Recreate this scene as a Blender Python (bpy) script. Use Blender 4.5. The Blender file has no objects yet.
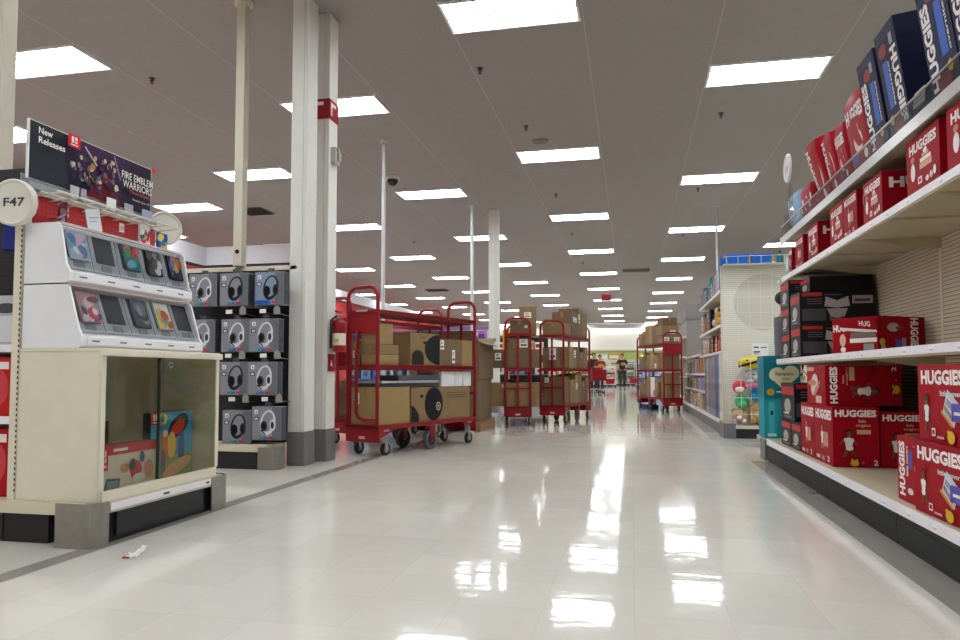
import bpy, bmesh, math, random
from mathutils import Vector, Matrix
PI = math.pi
rng = random.Random(7)
SC = bpy.context.scene
COL = SC.collection

# ------------------------------------------------------------------ materials
def lin(c):
    c = c / 255.0
    return c / 12.92 if c <= 0.04045 else ((c + 0.055) / 1.055) ** 2.4
def hx(s):
    s = s.lstrip('#')
    return tuple(lin(int(s[i:i + 2], 16)) for i in (0, 2, 4))
_M = {}
def mat(name, col, rough=0.5, metal=0.0, var=0.06, scale=9.0, bump=0.0, spec=0.5, coat=0.0):
    if name in _M: return _M[name]
    m = bpy.data.materials.new(name); m.use_nodes = True
    nt = m.node_tree; b = nt.nodes['Principled BSDF']
    c = hx(col) if isinstance(col, str) else col
    b.inputs['Roughness'].default_value = rough
    b.inputs['Metallic'].default_value = metal
    b.inputs['Specular IOR Level'].default_value = spec
    b.inputs['Coat Weight'].default_value = coat
    tc = nt.nodes.new('ShaderNodeTexCoord'); nz = nt.nodes.new('ShaderNodeTexNoise')
    nz.inputs['Scale'].default_value = scale; nz.inputs['Detail'].default_value = 3
    nt.links.new(tc.outputs['Object'], nz.inputs['Vector'])
    mx = nt.nodes.new('ShaderNodeMix'); mx.data_type = 'RGBA'
    mx.inputs[6].default_value = tuple(max(0, x * (1 - var)) for x in c) + (1,)
    mx.inputs[7].default_value = tuple(min(1, x * (1 + var)) for x in c) + (1,)
    nt.links.new(nz.outputs['Fac'], mx.inputs[0]); nt.links.new(mx.outputs[2], b.inputs['Base Color'])
    if bump:
        bp = nt.nodes.new('ShaderNodeBump'); bp.inputs['Strength'].default_value = bump; bp.inputs['Distance'].default_value = 0.01
        nt.links.new(nz.outputs['Fac'], bp.inputs['Height']); nt.links.new(bp.outputs['Normal'], b.inputs['Normal'])
    _M[name] = m
    return m
def C(col, rough=0.5):                      # a plain coloured print / plastic
    return mat('print_%s_%d' % (col.strip('#'), int(rough * 100)), col, max(rough, .5), var=0.04, scale=14, spec=.14)
def emit(name, col, strength):
    if name in _M: return _M[name]
    m = bpy.data.materials.new(name); m.use_nodes = True
    nt = m.node_tree; nt.nodes.remove(nt.nodes['Principled BSDF'])
    e = nt.nodes.new('ShaderNodeEmission'); e.inputs[0].default_value = col + (1,); e.inputs[1].default_value = strength
    nt.links.new(e.outputs[0], nt.nodes['Material Output'].inputs[0])
    _M[name] = m
    return m
def clear(name, tint, gloss=0.12, rough=0.03, edge=0.5):
    m = bpy.data.materials.new(name); m.use_nodes = True
    nt = m.node_tree; nt.nodes.remove(nt.nodes['Principled BSDF'])
    t = nt.nodes.new('ShaderNodeBsdfTransparent'); t.inputs[0].default_value = tint + (1,)
    g = nt.nodes.new('ShaderNodeBsdfGlossy'); g.inputs['Roughness'].default_value = rough
    f = nt.nodes.new('ShaderNodeLayerWeight'); f.inputs[0].default_value = 0.5
    p = nt.nodes.new('ShaderNodeMath'); p.operation = 'POWER'; p.inputs[1].default_value = 4.0; nt.links.new(f.outputs['Facing'], p.inputs[0])
    q = nt.nodes.new('ShaderNodeMath'); q.operation = 'MULTIPLY'; q.inputs[1].default_value = edge; nt.links.new(p.outputs[0], q.inputs[0])
    ma = nt.nodes.new('ShaderNodeMath'); ma.operation = 'ADD'; ma.inputs[1].default_value = gloss
    mx = nt.nodes.new('ShaderNodeMixShader')
    nt.links.new(q.outputs[0], ma.inputs[0]); nt.links.new(ma.outputs[0], mx.inputs[0])
    nt.links.new(t.outputs[0], mx.inputs[1]); nt.links.new(g.outputs[0], mx.inputs[2])
    nt.links.new(mx.outputs[0], nt.nodes['Material Output'].inputs[0])
    return m
def grid_lines(nt, coord, axis, period, width, off=0.0):
    sx = nt.nodes.new('ShaderNodeSeparateXYZ'); nt.links.new(coord, sx.inputs[0])
    a = nt.nodes.new('ShaderNodeMath'); a.operation = 'ADD'; a.inputs[1].default_value = off
    nt.links.new(sx.outputs[axis], a.inputs[0])
    p = nt.nodes.new('ShaderNodeMath'); p.operation = 'PINGPONG'; p.inputs[1].default_value = period / 2
    nt.links.new(a.outputs[0], p.inputs[0])
    l = nt.nodes.new('ShaderNodeMath'); l.operation = 'LESS_THAN'; l.inputs[1].default_value = width / 2
    nt.links.new(p.outputs[0], l.inputs[0])
    return l.outputs[0]
def mth(nt, op, a, b):
    n = nt.nodes.new('ShaderNodeMath'); n.operation = op
    for i, v in enumerate((a, b)):
        if isinstance(v, (int, float)): n.inputs[i].default_value = v
        else: nt.links.new(v, n.inputs[i])
    return n.outputs[0]
def mixc(nt, fac, a, b):
    n = nt.nodes.new('ShaderNodeMix'); n.data_type = 'RGBA'
    if isinstance(fac, (int, float)): n.inputs[0].default_value = fac
    else: nt.links.new(fac, n.inputs[0])
    for i, v in ((6, a), (7, b)):
        if isinstance(v, tuple): n.inputs[i].default_value = v + (1,) if len(v) == 3 else v
        else: nt.links.new(v, n.inputs[i])
    return n.outputs[2]
def floor_mat():
    m = bpy.data.materials.new('polished_vinyl_tile'); m.use_nodes = True
    nt = m.node_tree; b = nt.nodes['Principled BSDF']
    tc = nt.nodes.new('ShaderNodeTexCoord'); co = tc.outputs['Object']
    sn = nt.nodes.new('ShaderNodeVectorMath'); sn.operation = 'SNAP'; sn.inputs[1].default_value = (0.305, 0.305, 1)
    nt.links.new(co, sn.inputs[0])
    wn = nt.nodes.new('ShaderNodeTexWhiteNoise'); nt.links.new(sn.outputs[0], wn.inputs['Vector'])
    nz = nt.nodes.new('ShaderNodeTexNoise'); nz.inputs['Scale'].default_value = 1.3; nz.inputs['Detail'].default_value = 5
    nt.links.new(co, nz.inputs['Vector'])
    c1 = mixc(nt, wn.outputs['Value'], FLOOR_A, FLOOR_B)
    c2 = mixc(nt, mth(nt, 'MULTIPLY', nz.outputs['Fac'], 0.35), c1, FLOOR_C)
    gx = grid_lines(nt, co, 0, 0.305, 0.003); gy = grid_lines(nt, co, 1, 0.305, 0.003)
    g = mth(nt, 'MULTIPLY', mth(nt, 'MAXIMUM', gx, gy), 0.18)
    c3 = mixc(nt, g, c2, (0.25, 0.24, 0.22))
    # scuffs
    sc = nt.nodes.new('ShaderNodeTexNoise'); sc.inputs['Scale'].default_value = 34; sc.inputs['Detail'].default_value = 6
    nt.links.new(co, sc.inputs['Vector'])
    cr = mth(nt, 'MULTIPLY', mth(nt, 'GREATER_THAN', sc.outputs['Fac'], 0.735), 0.35)
    c4 = mixc(nt, cr, c3, (0.18, 0.17, 0.15))
    nt.links.new(c4, b.inputs['Base Color'])
    r = mth(nt, 'ADD', mth(nt, 'MULTIPLY', nz.outputs['Fac'], 0.07), 0.03)
    nt.links.new(r, b.inputs['Roughness'])
    b.inputs['Specular IOR Level'].default_value = 0.45
    n2 = nt.nodes.new('ShaderNodeTexNoise'); n2.inputs['Scale'].default_value = 3.2; n2.inputs['Detail'].default_value = 2
    nt.links.new(co, n2.inputs['Vector'])
    mp = nt.nodes.new('ShaderNodeMapping'); mp.inputs['Scale'].default_value = (7, 24, 1); nt.links.new(co, mp.inputs['Vector'])
    n3 = nt.nodes.new('ShaderNodeTexNoise'); n3.inputs['Scale'].default_value = 1.0; n3.inputs['Detail'].default_value = 2; nt.links.new(mp.outputs[0], n3.inputs['Vector'])
    bp = nt.nodes.new('ShaderNodeBump'); bp.inputs['Strength'].default_value = 0.09; bp.inputs['Distance'].default_value = 0.02
    nt.links.new(mth(nt, 'ADD', n2.outputs['Fac'], mth(nt, 'MULTIPLY', n3.outputs['Fac'], 0.22)), bp.inputs['Height']); nt.links.new(bp.outputs['Normal'], b.inputs['Normal'])
    return m
FLOOR_A, FLOOR_B, FLOOR_C = hx('cbc7be'), hx('d3cfc7'), hx('c2beb6')
def ceil_mat():
    m = bpy.data.materials.new('ceiling_tile'); m.use_nodes = True
    nt = m.node_tree; b = nt.nodes['Principled BSDF']
    tc = nt.nodes.new('ShaderNodeTexCoord'); co = tc.outputs['Object']
    nz = nt.nodes.new('ShaderNodeTexNoise'); nz.inputs['Scale'].default_value = 60; nz.inputs['Detail'].default_value = 4
    nt.links.new(co, nz.inputs['Vector'])
    c = mixc(nt, nz.outputs['Fac'], hx('918a87'), hx('9b9491'))
    gx = grid_lines(nt, co, 0, 1.2862, 0.014, 0.42); gy = grid_lines(nt, co, 1, 0.6431, 0.008, 0.1)
    g = mth(nt, 'MAXIMUM', mth(nt, 'MULTIPLY', gx, 0.16), mth(nt, 'MULTIPLY', gy, 0.05))
    c2 = mixc(nt, g, c, hx('ece8e2'))
    nt.links.new(c2, b.inputs['Base Color']); b.inputs['Roughness'].default_value = 0.9
    return m
def peg_mat(name, base, hole, period=0.0254, r=0.2, rough=0.6):
    m = bpy.data.materials.new(name); m.use_nodes = True
    nt = m.node_tree; b = nt.nodes['Principled BSDF']
    tc = nt.nodes.new('ShaderNodeTexCoord')
    gx = grid_lines(nt, tc.outputs['Object'], 0, period, period * r); gz = grid_lines(nt, tc.outputs['Object'], 2, period, period * r)
    gy = grid_lines(nt, tc.outputs['Object'], 1, period, period * r)
    h = mth(nt, 'MULTIPLY', mth(nt, 'MAXIMUM', gx, gy), gz)
    nt.links.new(mixc(nt, h, base, hole), b.inputs['Base Color']); b.inputs['Roughness'].default_value = rough
    return m
def slat_mat():
    m = bpy.data.materials.new('ribbed_back_board'); m.use_nodes = True
    nt = m.node_tree; b = nt.nodes['Principled BSDF']
    tc = nt.nodes.new('ShaderNodeTexCoord')
    g = grid_lines(nt, tc.outputs['Object'], 2, 0.0254, 0.006)
    nt.links.new(mixc(nt, g, hx('cdc4ae'), hx('8f8672')), b.inputs['Base Color']); b.inputs['Roughness'].default_value = 0.7
    bp = nt.nodes.new('ShaderNodeBump'); bp.inputs['Strength'].default_value = 0.5; bp.invert = True
    nt.links.new(g, bp.inputs['Height']); nt.links.new(bp.outputs['Normal'], b.inputs['Normal'])
    return m

CREAM = mat('cream_enamel', 'd8d1bd', 0.42)
CREAMDECK = mat('cream_shelf_enamel', 'cfc6ae', 0.45)
WHITE = mat('white_enamel', 'e2e0de', 0.4)
WPLAST = mat('white_plastic', 'e6e6ea', 0.3)
RAIL = mat('white_price_rail', 'eceaf0', 0.3)
BLACK = mat('black_kick_metal', '1b1c20', 0.45)
GREYK = mat('charcoal_kick_metal', '1d1d1f', 0.5, 0.0, spec=.2)
TANDECK = mat('tan_shelf_enamel', 'b3a78d', 0.5)
ALU = mat('brushed_aluminium', '9b9893', 0.38, 0.85, var=0.15, scale=30)
STEEL = mat('zinc_steel', 'a9a9ab', 0.3, 0.9)
RED = mat('red_cart_paint', '850b18', 0.42, var=0.12, scale=5, spec=.35)
REDD = mat('red_panel_paint', '920e1a', 0.42, spec=.35)
TYRE = mat('black_rubber', '1a1b1d', 0.7)
GTYRE = mat('grey_rubber', '4e5258', 0.7)
CARD = [mat('kraft_cardboard_%d' % i, c, 0.8, var=0.08, scale=6, bump=0.05) for i, c in enumerate(('7c6344', '846a47', '6b553b', '947a4e', '715a40', '79603f'))]
TAPE = mat('brown_parcel_tape', '8f6c3e', 0.3)
PAPER = mat('white_paper_label', 'e9e8e6', 0.6)
INK = C('2a2a2e', 0.6)
HRED = mat('glossy_red_carton', '97061a', 0.55, var=0.04, spec=.12)
HDRED = mat('deep_red_carton_side', '860617', 0.55, var=0.04, spec=.12)
NAVY = mat('navy_carton', '12163a', 0.55, var=0.06, spec=.2)
BLK = mat('black_printed_carton', '151418', 0.5, spec=.25)
TEAL = mat('teal_carton', '0a7484', 0.5, spec=.3)
PWHITE = C('e8e4e2', 0.45)
PEGBLK = peg_mat('black_pegboard', hx('131419'), hx('050506'), 0.0254, 0.35)
PEGRED = peg_mat('red_pegboard', hx('b3131f'), hx('5c0a10'), 0.0254, 0.3)
PEGWHT = peg_mat('white_pegboard', hx('e4e1d6'), hx('c4c0b4'), 0.0254, 0.22)
SLAT = slat_mat()
CLEAR = clear('clear_acrylic', (0.93, 0.94, 0.95), 0.03)
GLASS = clear('smoky_case_glass', (0.87, 0.87, 0.81), 0.05)
FENCE = clear('clear_shelf_fence', (0.84, 0.83, 0.83), 0.015, 0.3, 0.06)
SKIN = mat('skin', 'b98a6c', 0.55)

# ------------------------------------------------------------------ text outlines
_T = {}
def text_mesh(s, bold=0.0):
    k = (s, bold)
    if k in _T: return _T[k]
    cu = bpy.data.curves.new('outline', 'FONT'); cu.body = s; cu.offset = bold; cu.resolution_u = 2; cu.fill_mode = 'FRONT'
    o = bpy.data.objects.new('outline', cu); COL.objects.link(o)
    bpy.context.view_layer.update()
    me = o.evaluated_get(bpy.context.evaluated_depsgraph_get()).to_mesh()
    vs = [(v.co.x, v.co.y) for v in me.vertices]; fs = [tuple(p.vertices) for p in me.polygons]
    o.to_mesh_clear(); bpy.data.objects.remove(o); bpy.data.curves.remove(cu)
    x0 = min(v[0] for v in vs); x1 = max(v[0] for v in vs); y0 = min(v[1] for v in vs); y1 = max(v[1] for v in vs)
    vs = [((x - x0) / (x1 - x0), (y - y0) / (y1 - y0)) for x, y in vs]
    _T[k] = (vs, fs, (x1 - x0) / (y1 - y0))
    return _T[k]

# ------------------------------------------------------------------ mesh builder
class Face:
    """a flat rectangle on a builder that takes prints: o corner, U right, V up (unit), w x h metres"""
    def __init__(s, mb, o, U, V, w, h):
        s.mb, s.o, s.U, s.V, s.w, s.h = mb, Vector(o), Vector(U), Vector(V), w, h
        s.N = s.U.cross(s.V); s.k = 0
    def P(s, u, v): return s.o + s.U * (u * s.w) + s.V * (v * s.h) + s.N * (0.0007 + 0.0004 * s.k)
    def poly(s, pts, m):
        s.k += 1
        s.mb.face([s.P(u, v) for u, v in pts], m); return s
    def rect(s, u0, v0, u1, v1, m): return s.poly([(u0, v0), (u1, v0), (u1, v1), (u0, v1)], m)
    def ell(s, u, v, ru, rv, m, n=18, a0=0, a1=2 * PI, rot=0.0):
        pts = []
        for i in range(n + (0 if a1 - a0 > 6.28 else 1)):
            a = a0 + (a1 - a0) * i / n
            x, y = ru * s.w * math.cos(a), rv * s.h * math.sin(a)
            x, y = x * math.cos(rot) - y * math.sin(rot), x * math.sin(rot) + y * math.cos(rot)
            pts.append((u + x / s.w, v + y / s.h))
        return s.poly(pts, m)
    def text(s, t, u0, v0, u1, v1, m, rot=0, bold=0.02):
        s.k += 1
        vs, fs, asp = text_mesh(t, bold)
        def q(x, y):
            if rot == 90: return (u1 - (u1 - u0) * y, v0 + (v1 - v0) * x)
            if rot == -90: return (u0 + (u1 - u0) * y, v1 - (v1 - v0) * x)
            return (u0 + (u1 - u0) * x, v0 + (v1 - v0) * y)
        vv = [s.P(*q(x, y)) for x, y in vs]
        i = s.mb.mi(m)
        bv = [s.mb.bm.verts.new(v) for v in vv]
        for f in fs:
            try:
                fc = s.mb.bm.faces.new([bv[j] for j in f]); fc.material_index = i; fc.normal_update()
                if fc.normal.dot(s.N) < 0: fc.normal_flip()
            except ValueError: pass
        return s

class MB:
    def __init__(s): s.bm = bmesh.new(); s.ms = []; s.X = Matrix()
    def mi(s, m):
        if m not in s.ms: s.ms.append(m)
        return s.ms.index(m)
    def face(s, pts, m, smooth=False):
        f = s.bm.faces.new([s.bm.verts.new(s.X @ Vector(p)) for p in pts]); f.material_index = s.mi(m); f.smooth = smooth; return f
    def add(s, verts, faces, m, smooth=False):
        i = s.mi(m); bv = [s.bm.verts.new(s.X @ Vector(v)) for v in verts]
        for f in faces:
            try: fc = s.bm.faces.new([bv[j] for j in f])
            except ValueError: continue
            fc.material_index = i; fc.smooth = smooth
    def box(s, x0, y0, z0, x1, y1, z1, m, bev=0.0):
        v = [(x0, y0, z0), (x1, y0, z0), (x1, y1, z0), (x0, y1, z0), (x0, y0, z1), (x1, y0, z1), (x1, y1, z1), (x0, y1, z1)]
        f = [(0, 3, 2, 1), (4, 5, 6, 7), (0, 1, 5, 4), (1, 2, 6, 5), (2, 3, 7, 6), (3, 0, 4, 7)]
        if bev <= 0: s.add(v, f, m); return s
        t = bmesh.new(); bv = [t.verts.new(p) for p in v]
        for q in f: t.faces.new([bv[j] for j in q])
        bmesh.ops.bevel(t, geom=list(t.edges), offset=bev, segments=2, profile=0.6, affect='EDGES')
        s.merge(t, m); return s
    def merge(s, t, m, smooth=False):
        t.verts.ensure_lookup_table(); t.verts.index_update()
        s.add([v.co.copy() for v in t.verts], [[v.index for v in f.verts] for f in t.faces], m, smooth); t.free()
    def prism(s, prof, axis, a, b, m, smooth=False):
        """extrude a 2D outline along an axis: 'y' -> (x,z) points, 'x' -> (y,z), 'z' -> (x,y)"""
        def P(p, t):
            return {'y': (p[0], t, p[1]), 'x': (t, p[0], p[1]), 'z': (p[0], p[1], t)}[axis]
        n = len(prof)
        v = [P(p, a) for p in prof] + [P(p, b) for p in prof]
        f = [tuple(range(n)), tuple(range(2 * n - 1, n - 1, -1))] + [(i, i + n, (i + 1) % n + n, (i + 1) % n) for i in range(n)]
        s.add(v, f, m, smooth); return s
    def tube(s, pts, r, m, n=10, closed=False, r2=None):
        pts = [Vector(p) for p in pts]; N = len(pts)
        rings = []; up = None
        for i, p in enumerate(pts):
            a = pts[i - 1] if (i > 0 or closed) else p
            b = pts[(i + 1) % N] if (i < N - 1 or closed) else p
            d = (b - a).normalized()
            if up is None:
                up = Vector((0, 0, 1)) if abs(d.z) < 0.9 else Vector((1, 0, 0))
            x = d.cross(up)
            if x.length < 1e-4: x = d.orthogonal()
            x.normalize(); y = x.cross(d).normalized(); up = y
            rr = r if r2 is None else r + (r2 - r) * i / max(1, N - 1)
            rings.append([p + (x * math.cos(2 * PI * k / n) + y * math.sin(2 * PI * k / n)) * rr for k in range(n)])
        v = [q for R_ in rings for q in R_]; f = []
        for i in range(N if closed else N - 1):
            j = (i + 1) % N
            for k in range(n): f.append((i * n + k, i * n + (k + 1) % n, j * n + (k + 1) % n, j * n + k))
        if not closed: f += [tuple(range(n - 1, -1, -1)), tuple((N - 1) * n + k for k in range(n))]
        s.add(v, f, m, True); return s
    def cyl(s, a, b, r, m, n=20, r2=None): 
        a, b = Vector(a), Vector(b); d = (b - a).normalized(); x = d.orthogonal().normalized(); y = d.cross(x)
        r2 = r if r2 is None else r2
        A = [a + (x * math.cos(2 * PI * k / n) + y * math.sin(2 * PI * k / n)) * r for k in range(n)]
        B = [b + (x * math.cos(2 * PI * k / n) + y * math.sin(2 * PI * k / n)) * r2 for k in range(n)]
        s.add(A + B, [(k, (k + 1) % n, n + (k + 1) % n, n + k) for k in range(n)], m, True)
        s.add(A, [tuple(range(n - 1, -1, -1))], m); s.add(B, [tuple(range(n))], m); return s
    def ball(s, c, r, m, n=18, k=12, top=None):
        rx, ry, rz = r if isinstance(r, tuple) else (r, r, r); v = []; f = []
        for i in range(k + 1):
            t = PI * i / k
            for j in range(n):
                a = 2 * PI * j / n
                v.append((c[0] + rx * math.sin(t) * math.cos(a), c[1] + ry * math.sin(t) * math.sin(a), c[2] + rz * math.cos(t)))
        for i in range(k):
            for j in range(n): f.append((i * n + j, (i + 1) * n + j, (i + 1) * n + (j + 1) % n, i * n + (j + 1) % n))
        s.add(v, f, m, True); return s
    def soft(s, x0, y0, z0, x1, y1, z1, m, puff=0.2, seed=0):
        """a pillowy soft pack"""
        t = bmesh.new(); bmesh.ops.create_cube(t, size=2.0)
        bmesh.ops.subdivide_edges(t, edges=list(t.edges), cuts=5, use_grid_fill=True)
        rr = random.Random(seed)
        for v in t.verts:
            c = v.co.copy(); l = max(abs(c.x), abs(c.y), abs(c.z)); sp = c.normalized() * 1.25
            c = c * (1 - puff) + sp * puff
            c += Vector((rr.uniform(-1, 1), rr.uniform(-1, 1), rr.uniform(-1, 1))) * 0.025
            v.co = Vector(((x0 + x1) / 2 + c.x * (x1 - x0) / 2, (y0 + y1) / 2 + c.y * (y1 - y0) / 2, max(z0, (z0 + z1) / 2 + c.z * (z1 - z0) / 2)))
        s.merge(t, m, True); return s
    def build(s, name, parent=None, loc=None, rotz=0.0, rot=None, fix=True):
        if fix:
            bmesh.ops.recalc_face_normals(s.bm, faces=[f for f in s.bm.faces if len(f.edges) and any(len(e.link_faces) > 1 for e in f.edges)])
        me = bpy.data.meshes.new(name); s.bm.to_mesh(me); s.bm.free()
        for m in s.ms: me.materials.append(m)
        o = bpy.data.objects.new(name, me); COL.objects.link(o)
        if parent: o.parent = parent
        if loc is not None: o.location = loc
        o.rotation_euler = rot if rot is not None else (0, 0, rotz)
        return o

def tag(o, label=None, cat=None, group=None, kind=None):
    if label: o['label'] = label
    if cat: o['category'] = cat
    if group: o['group'] = group
    if kind: o['kind'] = kind
    return o
def thing(name, label, cat, loc=(0, 0, 0), rotz=0.0, group=None, rot=None):
    o = bpy.data.objects.new(name, None); COL.objects.link(o); o.empty_display_size = 0.1
    o.location = loc; o.rotation_euler = rot if rot is not None else (0, 0, rotz)
    return tag(o, label, cat, group)
def dup(root, loc, rotz=0.0, label=None, group=None):
    r = root.copy(); COL.objects.link(r); r.location = loc; r.rotation_euler = (0, 0, rotz)
    if label: r['label'] = label
    if group: r['group'] = group
    def rec(a, b):
        for ch in list(a.children):
            c = ch.copy(); COL.objects.link(c); c.parent = b; rec(ch, c)
    rec(root, r)
    return r
def struct(name, mb):
    o = mb.build(name); o['kind'] = 'structure'; return o
def faces_of(mb, dx, dy, dz, z0=0.0):
    return {'-X': Face(mb, (-dx / 2, dy / 2, z0), (0, -1, 0), (0, 0, 1), dy, dz),
            '-Y': Face(mb, (-dx / 2, -dy / 2, z0), (1, 0, 0), (0, 0, 1), dx, dz),
            '+X': Face(mb, (dx / 2, -dy / 2, z0), (0, 1, 0), (0, 0, 1), dy, dz),
            '+Y': Face(mb, (dx / 2, dy / 2, z0), (-1, 0, 0), (0, 0, 1), dx, dz),
            'top': Face(mb, (-dx / 2, -dy / 2, z0 + dz), (1, 0, 0), (0, 1, 0), dx, dy)}
def arc(cx, cz, r, a0, a1, n=8):
    return [(cx + r * math.cos(a0 + (a1 - a0) * i / n), cz + r * math.sin(a0 + (a1 - a0) * i / n)) for i in range(n + 1)]

# ------------------------------------------------------------------ camera
cam = bpy.data.cameras.new('camera'); co = bpy.data.objects.new('camera', cam); COL.objects.link(co)
co.location = (0, 0, 0.8); co.rotation_euler = (PI / 2 + 0.0489, 0, 0.2111)
cam.sensor_width = 36; cam.lens = 26.574; cam.shift_y = 0.0196; cam.clip_end = 200
SC.camera = co

# ------------------------------------------------------------------ room shell
H = 4.185
b = MB(); b.face([(-12.5, -7, 0), (12, -7, 0), (12, 49.6, 0), (-12.5, 49.6, 0)], floor_mat()); struct('floor', b)
b = MB(); b.face([(-12.5, -7, H), (-12.5, 49.6, H), (12, 49.6, H), (12, -7, H)], ceil_mat()); struct('ceiling', b)
WR = mat('red_wall_paint', 'b02a2c', 0.7); WW = mat('white_wall_paint', 'e6e4da', 0.7); WG = mat('green_wall_paint', 'a3b060', 0.7)
b = MB(); b.box(-12.6, -7, 0, -12.5, 49.6, 3.35, WR); b.box(-12.6, -7, 3.35, -12.5, 49.6, H, WR); struct('wall_left', b)
b = MB(); b.box(12, -7, 0, 12.1, 49.6, H, WW); struct('wall_right', b)
b = MB(); b.box(-12.5, -7.1, 0, 12, -7, H, WW); struct('wall_back', b)
b = MB(); b.box(-12.5, 49.6, 0, 12, 49.7, 2.36, WG); b.box(-12.5, 49.6, 2.36, 12, 49.7, H, WW)
b.box(-9, 49.5, 2.36, 11, 49.6, 2.44, C('c9c6be', 0.6)); struct('wall_front', b)
GS = mat('grey_floor_strip', '8b8780', 0.16, var=0.1, scale=3)
b = MB(); b.face([(-2.47, -3, 0.0012), (-2.37, -3, 0.0012), (-2.37, 40, 0.0012), (-2.47, 40, 0.0012)], GS); struct('trim_1', b)
b = MB(); b.face([(1.05, -3, 0.0012), (1.212, -3, 0.0012), (1.212, 6.9, 0.0012), (1.05, 6.9, 0.0012)], GS); struct('trim_2', b)

# columns
COLW = mat('white_column_paint', 'd9d7d2', 0.55); COLG = mat('grey_column_guard', '6d6a67', 0.5)
def column(n, x0, x1, y0, y1, guard=0.29, seam=True):
    b = MB(); b.box(x0, y0, guard, x1, y1, H, COLW, 0.006)
    if seam: b.box(x0 + 0.75 * (x1 - x0), y0 - 0.004, guard, x0 + 0.77 * (x1 - x0), y0 + 0.01, H, C('bdbbb6', 0.6))
    o = struct(n, b)
    b = MB(); b.box(x0 - 0.006, y0 - 0.006, 0, x1 + 0.006, y1 + 0.006, guard, COLG, 0.004)
    g = b.build('column_guard', o); return o
column('column_1', -2.945, -2.79, 5.725, 5.925)
column('column_2', -2.93, -2.735, 6.06, 6.25)
column('column_3', -2.86, -2.66, 14.19, 14.38)
def pole(name, label, x, y, r, z0, m, square=False):
    b = MB()
    if square: b.box(-r, -r, 0, r, r, H - z0, m, 0.004)
    else: b.cyl((0, 0, 0), (0, 0, H - z0), r, m, 16)
    b.cyl((0, 0, H - z0 - 0.03), (0, 0, H - z0 - 0.001), r * 2.0, m, 20)
    return tag(b.build(name, None, (x, y, z0)), label, 'pole')
PC = mat('cream_pole_paint', 'cbc5b3', 0.5); PG = mat('pale_grey_pole_paint', 'c2c3c6', 0.4)
p = pole('ceiling_pole', 'square cream pole rising from the headset shelving to the ceiling', -3.43, 5.72, 0.042, 1.755, PC, True)
b = MB(); b.cyl((0.0, -0.046, 0.13), (0.0, -0.0425, 0.13), 0.02, C('17171a')); b.build('cable_hole', p)
pole('ceiling_pole', 'square cream pole at the corner above the round F47 sign', -3.60, 3.40, 0.05, 1.96, PC, True)
pole('ceiling_pole', 'thin pale grey pole rising behind the end hoop of the large red cart', -3.486, 9.62, 0.030, 0.0, PG)
pole('ceiling_pole', 'thin pale grey pole just in front of the white column', -3.11, 13.76, 0.036, 0.0, PG)
pole('ceiling_pole', 'thin pole above the toy shelving and plush bin', 1.686, 14.79, 0.02, 1.26, PG)

# ------------------------------------------------------------------ ceiling lights
LW, LD = 0.615, 0.283
EM = emit('lit_diffuser', (0.93, 0.985, 1.0), 28.5)
LF = mat('light_frame_white', 'f1f1f1', 0.4)
def make_light():
    t = thing('ceiling_light', 'lit rectangular ceiling light with louvre grid', 'ceiling light')
    b = MB()
    for s in (-1, 1):
        b.box(-LW - 0.02, s * LD - 0.012, -0.022, LW + 0.02, s * LD + 0.012, 0, LF)
        b.box(s * LW - 0.012, -LD, -0.022, s * LW + 0.012, LD, 0, LF)
    b.build('light_frame', t)
    b = MB(); b.box(-LW, -LD, -0.006, LW, LD, -0.002, EM); b.build('diffuser', t)
    b = MB()
    for k in range(1, 6): 
        x = -LW + 2 * LW * k / 6; b.box(x - 0.004, -LD, -0.024, x + 0.004, LD, -0.006, LF)
    b.box(-LW, -0.012, -0.024, LW, 0.012, -0.006, LF)
    b.build('louvre', t)
    return t
proto = make_light(); first = True
ordn = ['first', 'second', 'third', 'fourth', 'fifth', 'sixth', 'seventh', 'eighth', 'ninth', 'tenth', 'eleventh', 'twelfth', 'thirteenth', 'fourteenth', 'fifteenth', 'sixteenth', 'seventeenth']
rown = {-4: 'row over the red wall', -3: 'row left of the display case', -2: 'row over the display case', -1: 'row over the twin columns', 0: 'row over the aisle middle', 1: 'row over the baby shelving', 2: 'row past the baby shelving', 3: 'outermost row past the baby shelving'}
for c in range(-4, 4):
    for r in range(-2, 10):
        x = -1.075 + 2.5725 * c; y = 6.381 + 4.434 * r + (1.892 if c % 2 else 0)
        if y > 48.6: continue
        lab = 'lit ceiling light, %s from the front in the %s' % (ordn[max(0, r)], rown[c])
        if r < 0: lab = 'lit ceiling light %s the viewer in the %s' % ('above' if r == -1 else 'behind', rown[c])
        if first: o = proto; o.location = (x, y, H); o['label'] = lab; o['group'] = 'recessed ceiling lights'; first = False
        else: o = dup(proto, (x, y, H), 0, lab, 'recessed ceiling lights')

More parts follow.
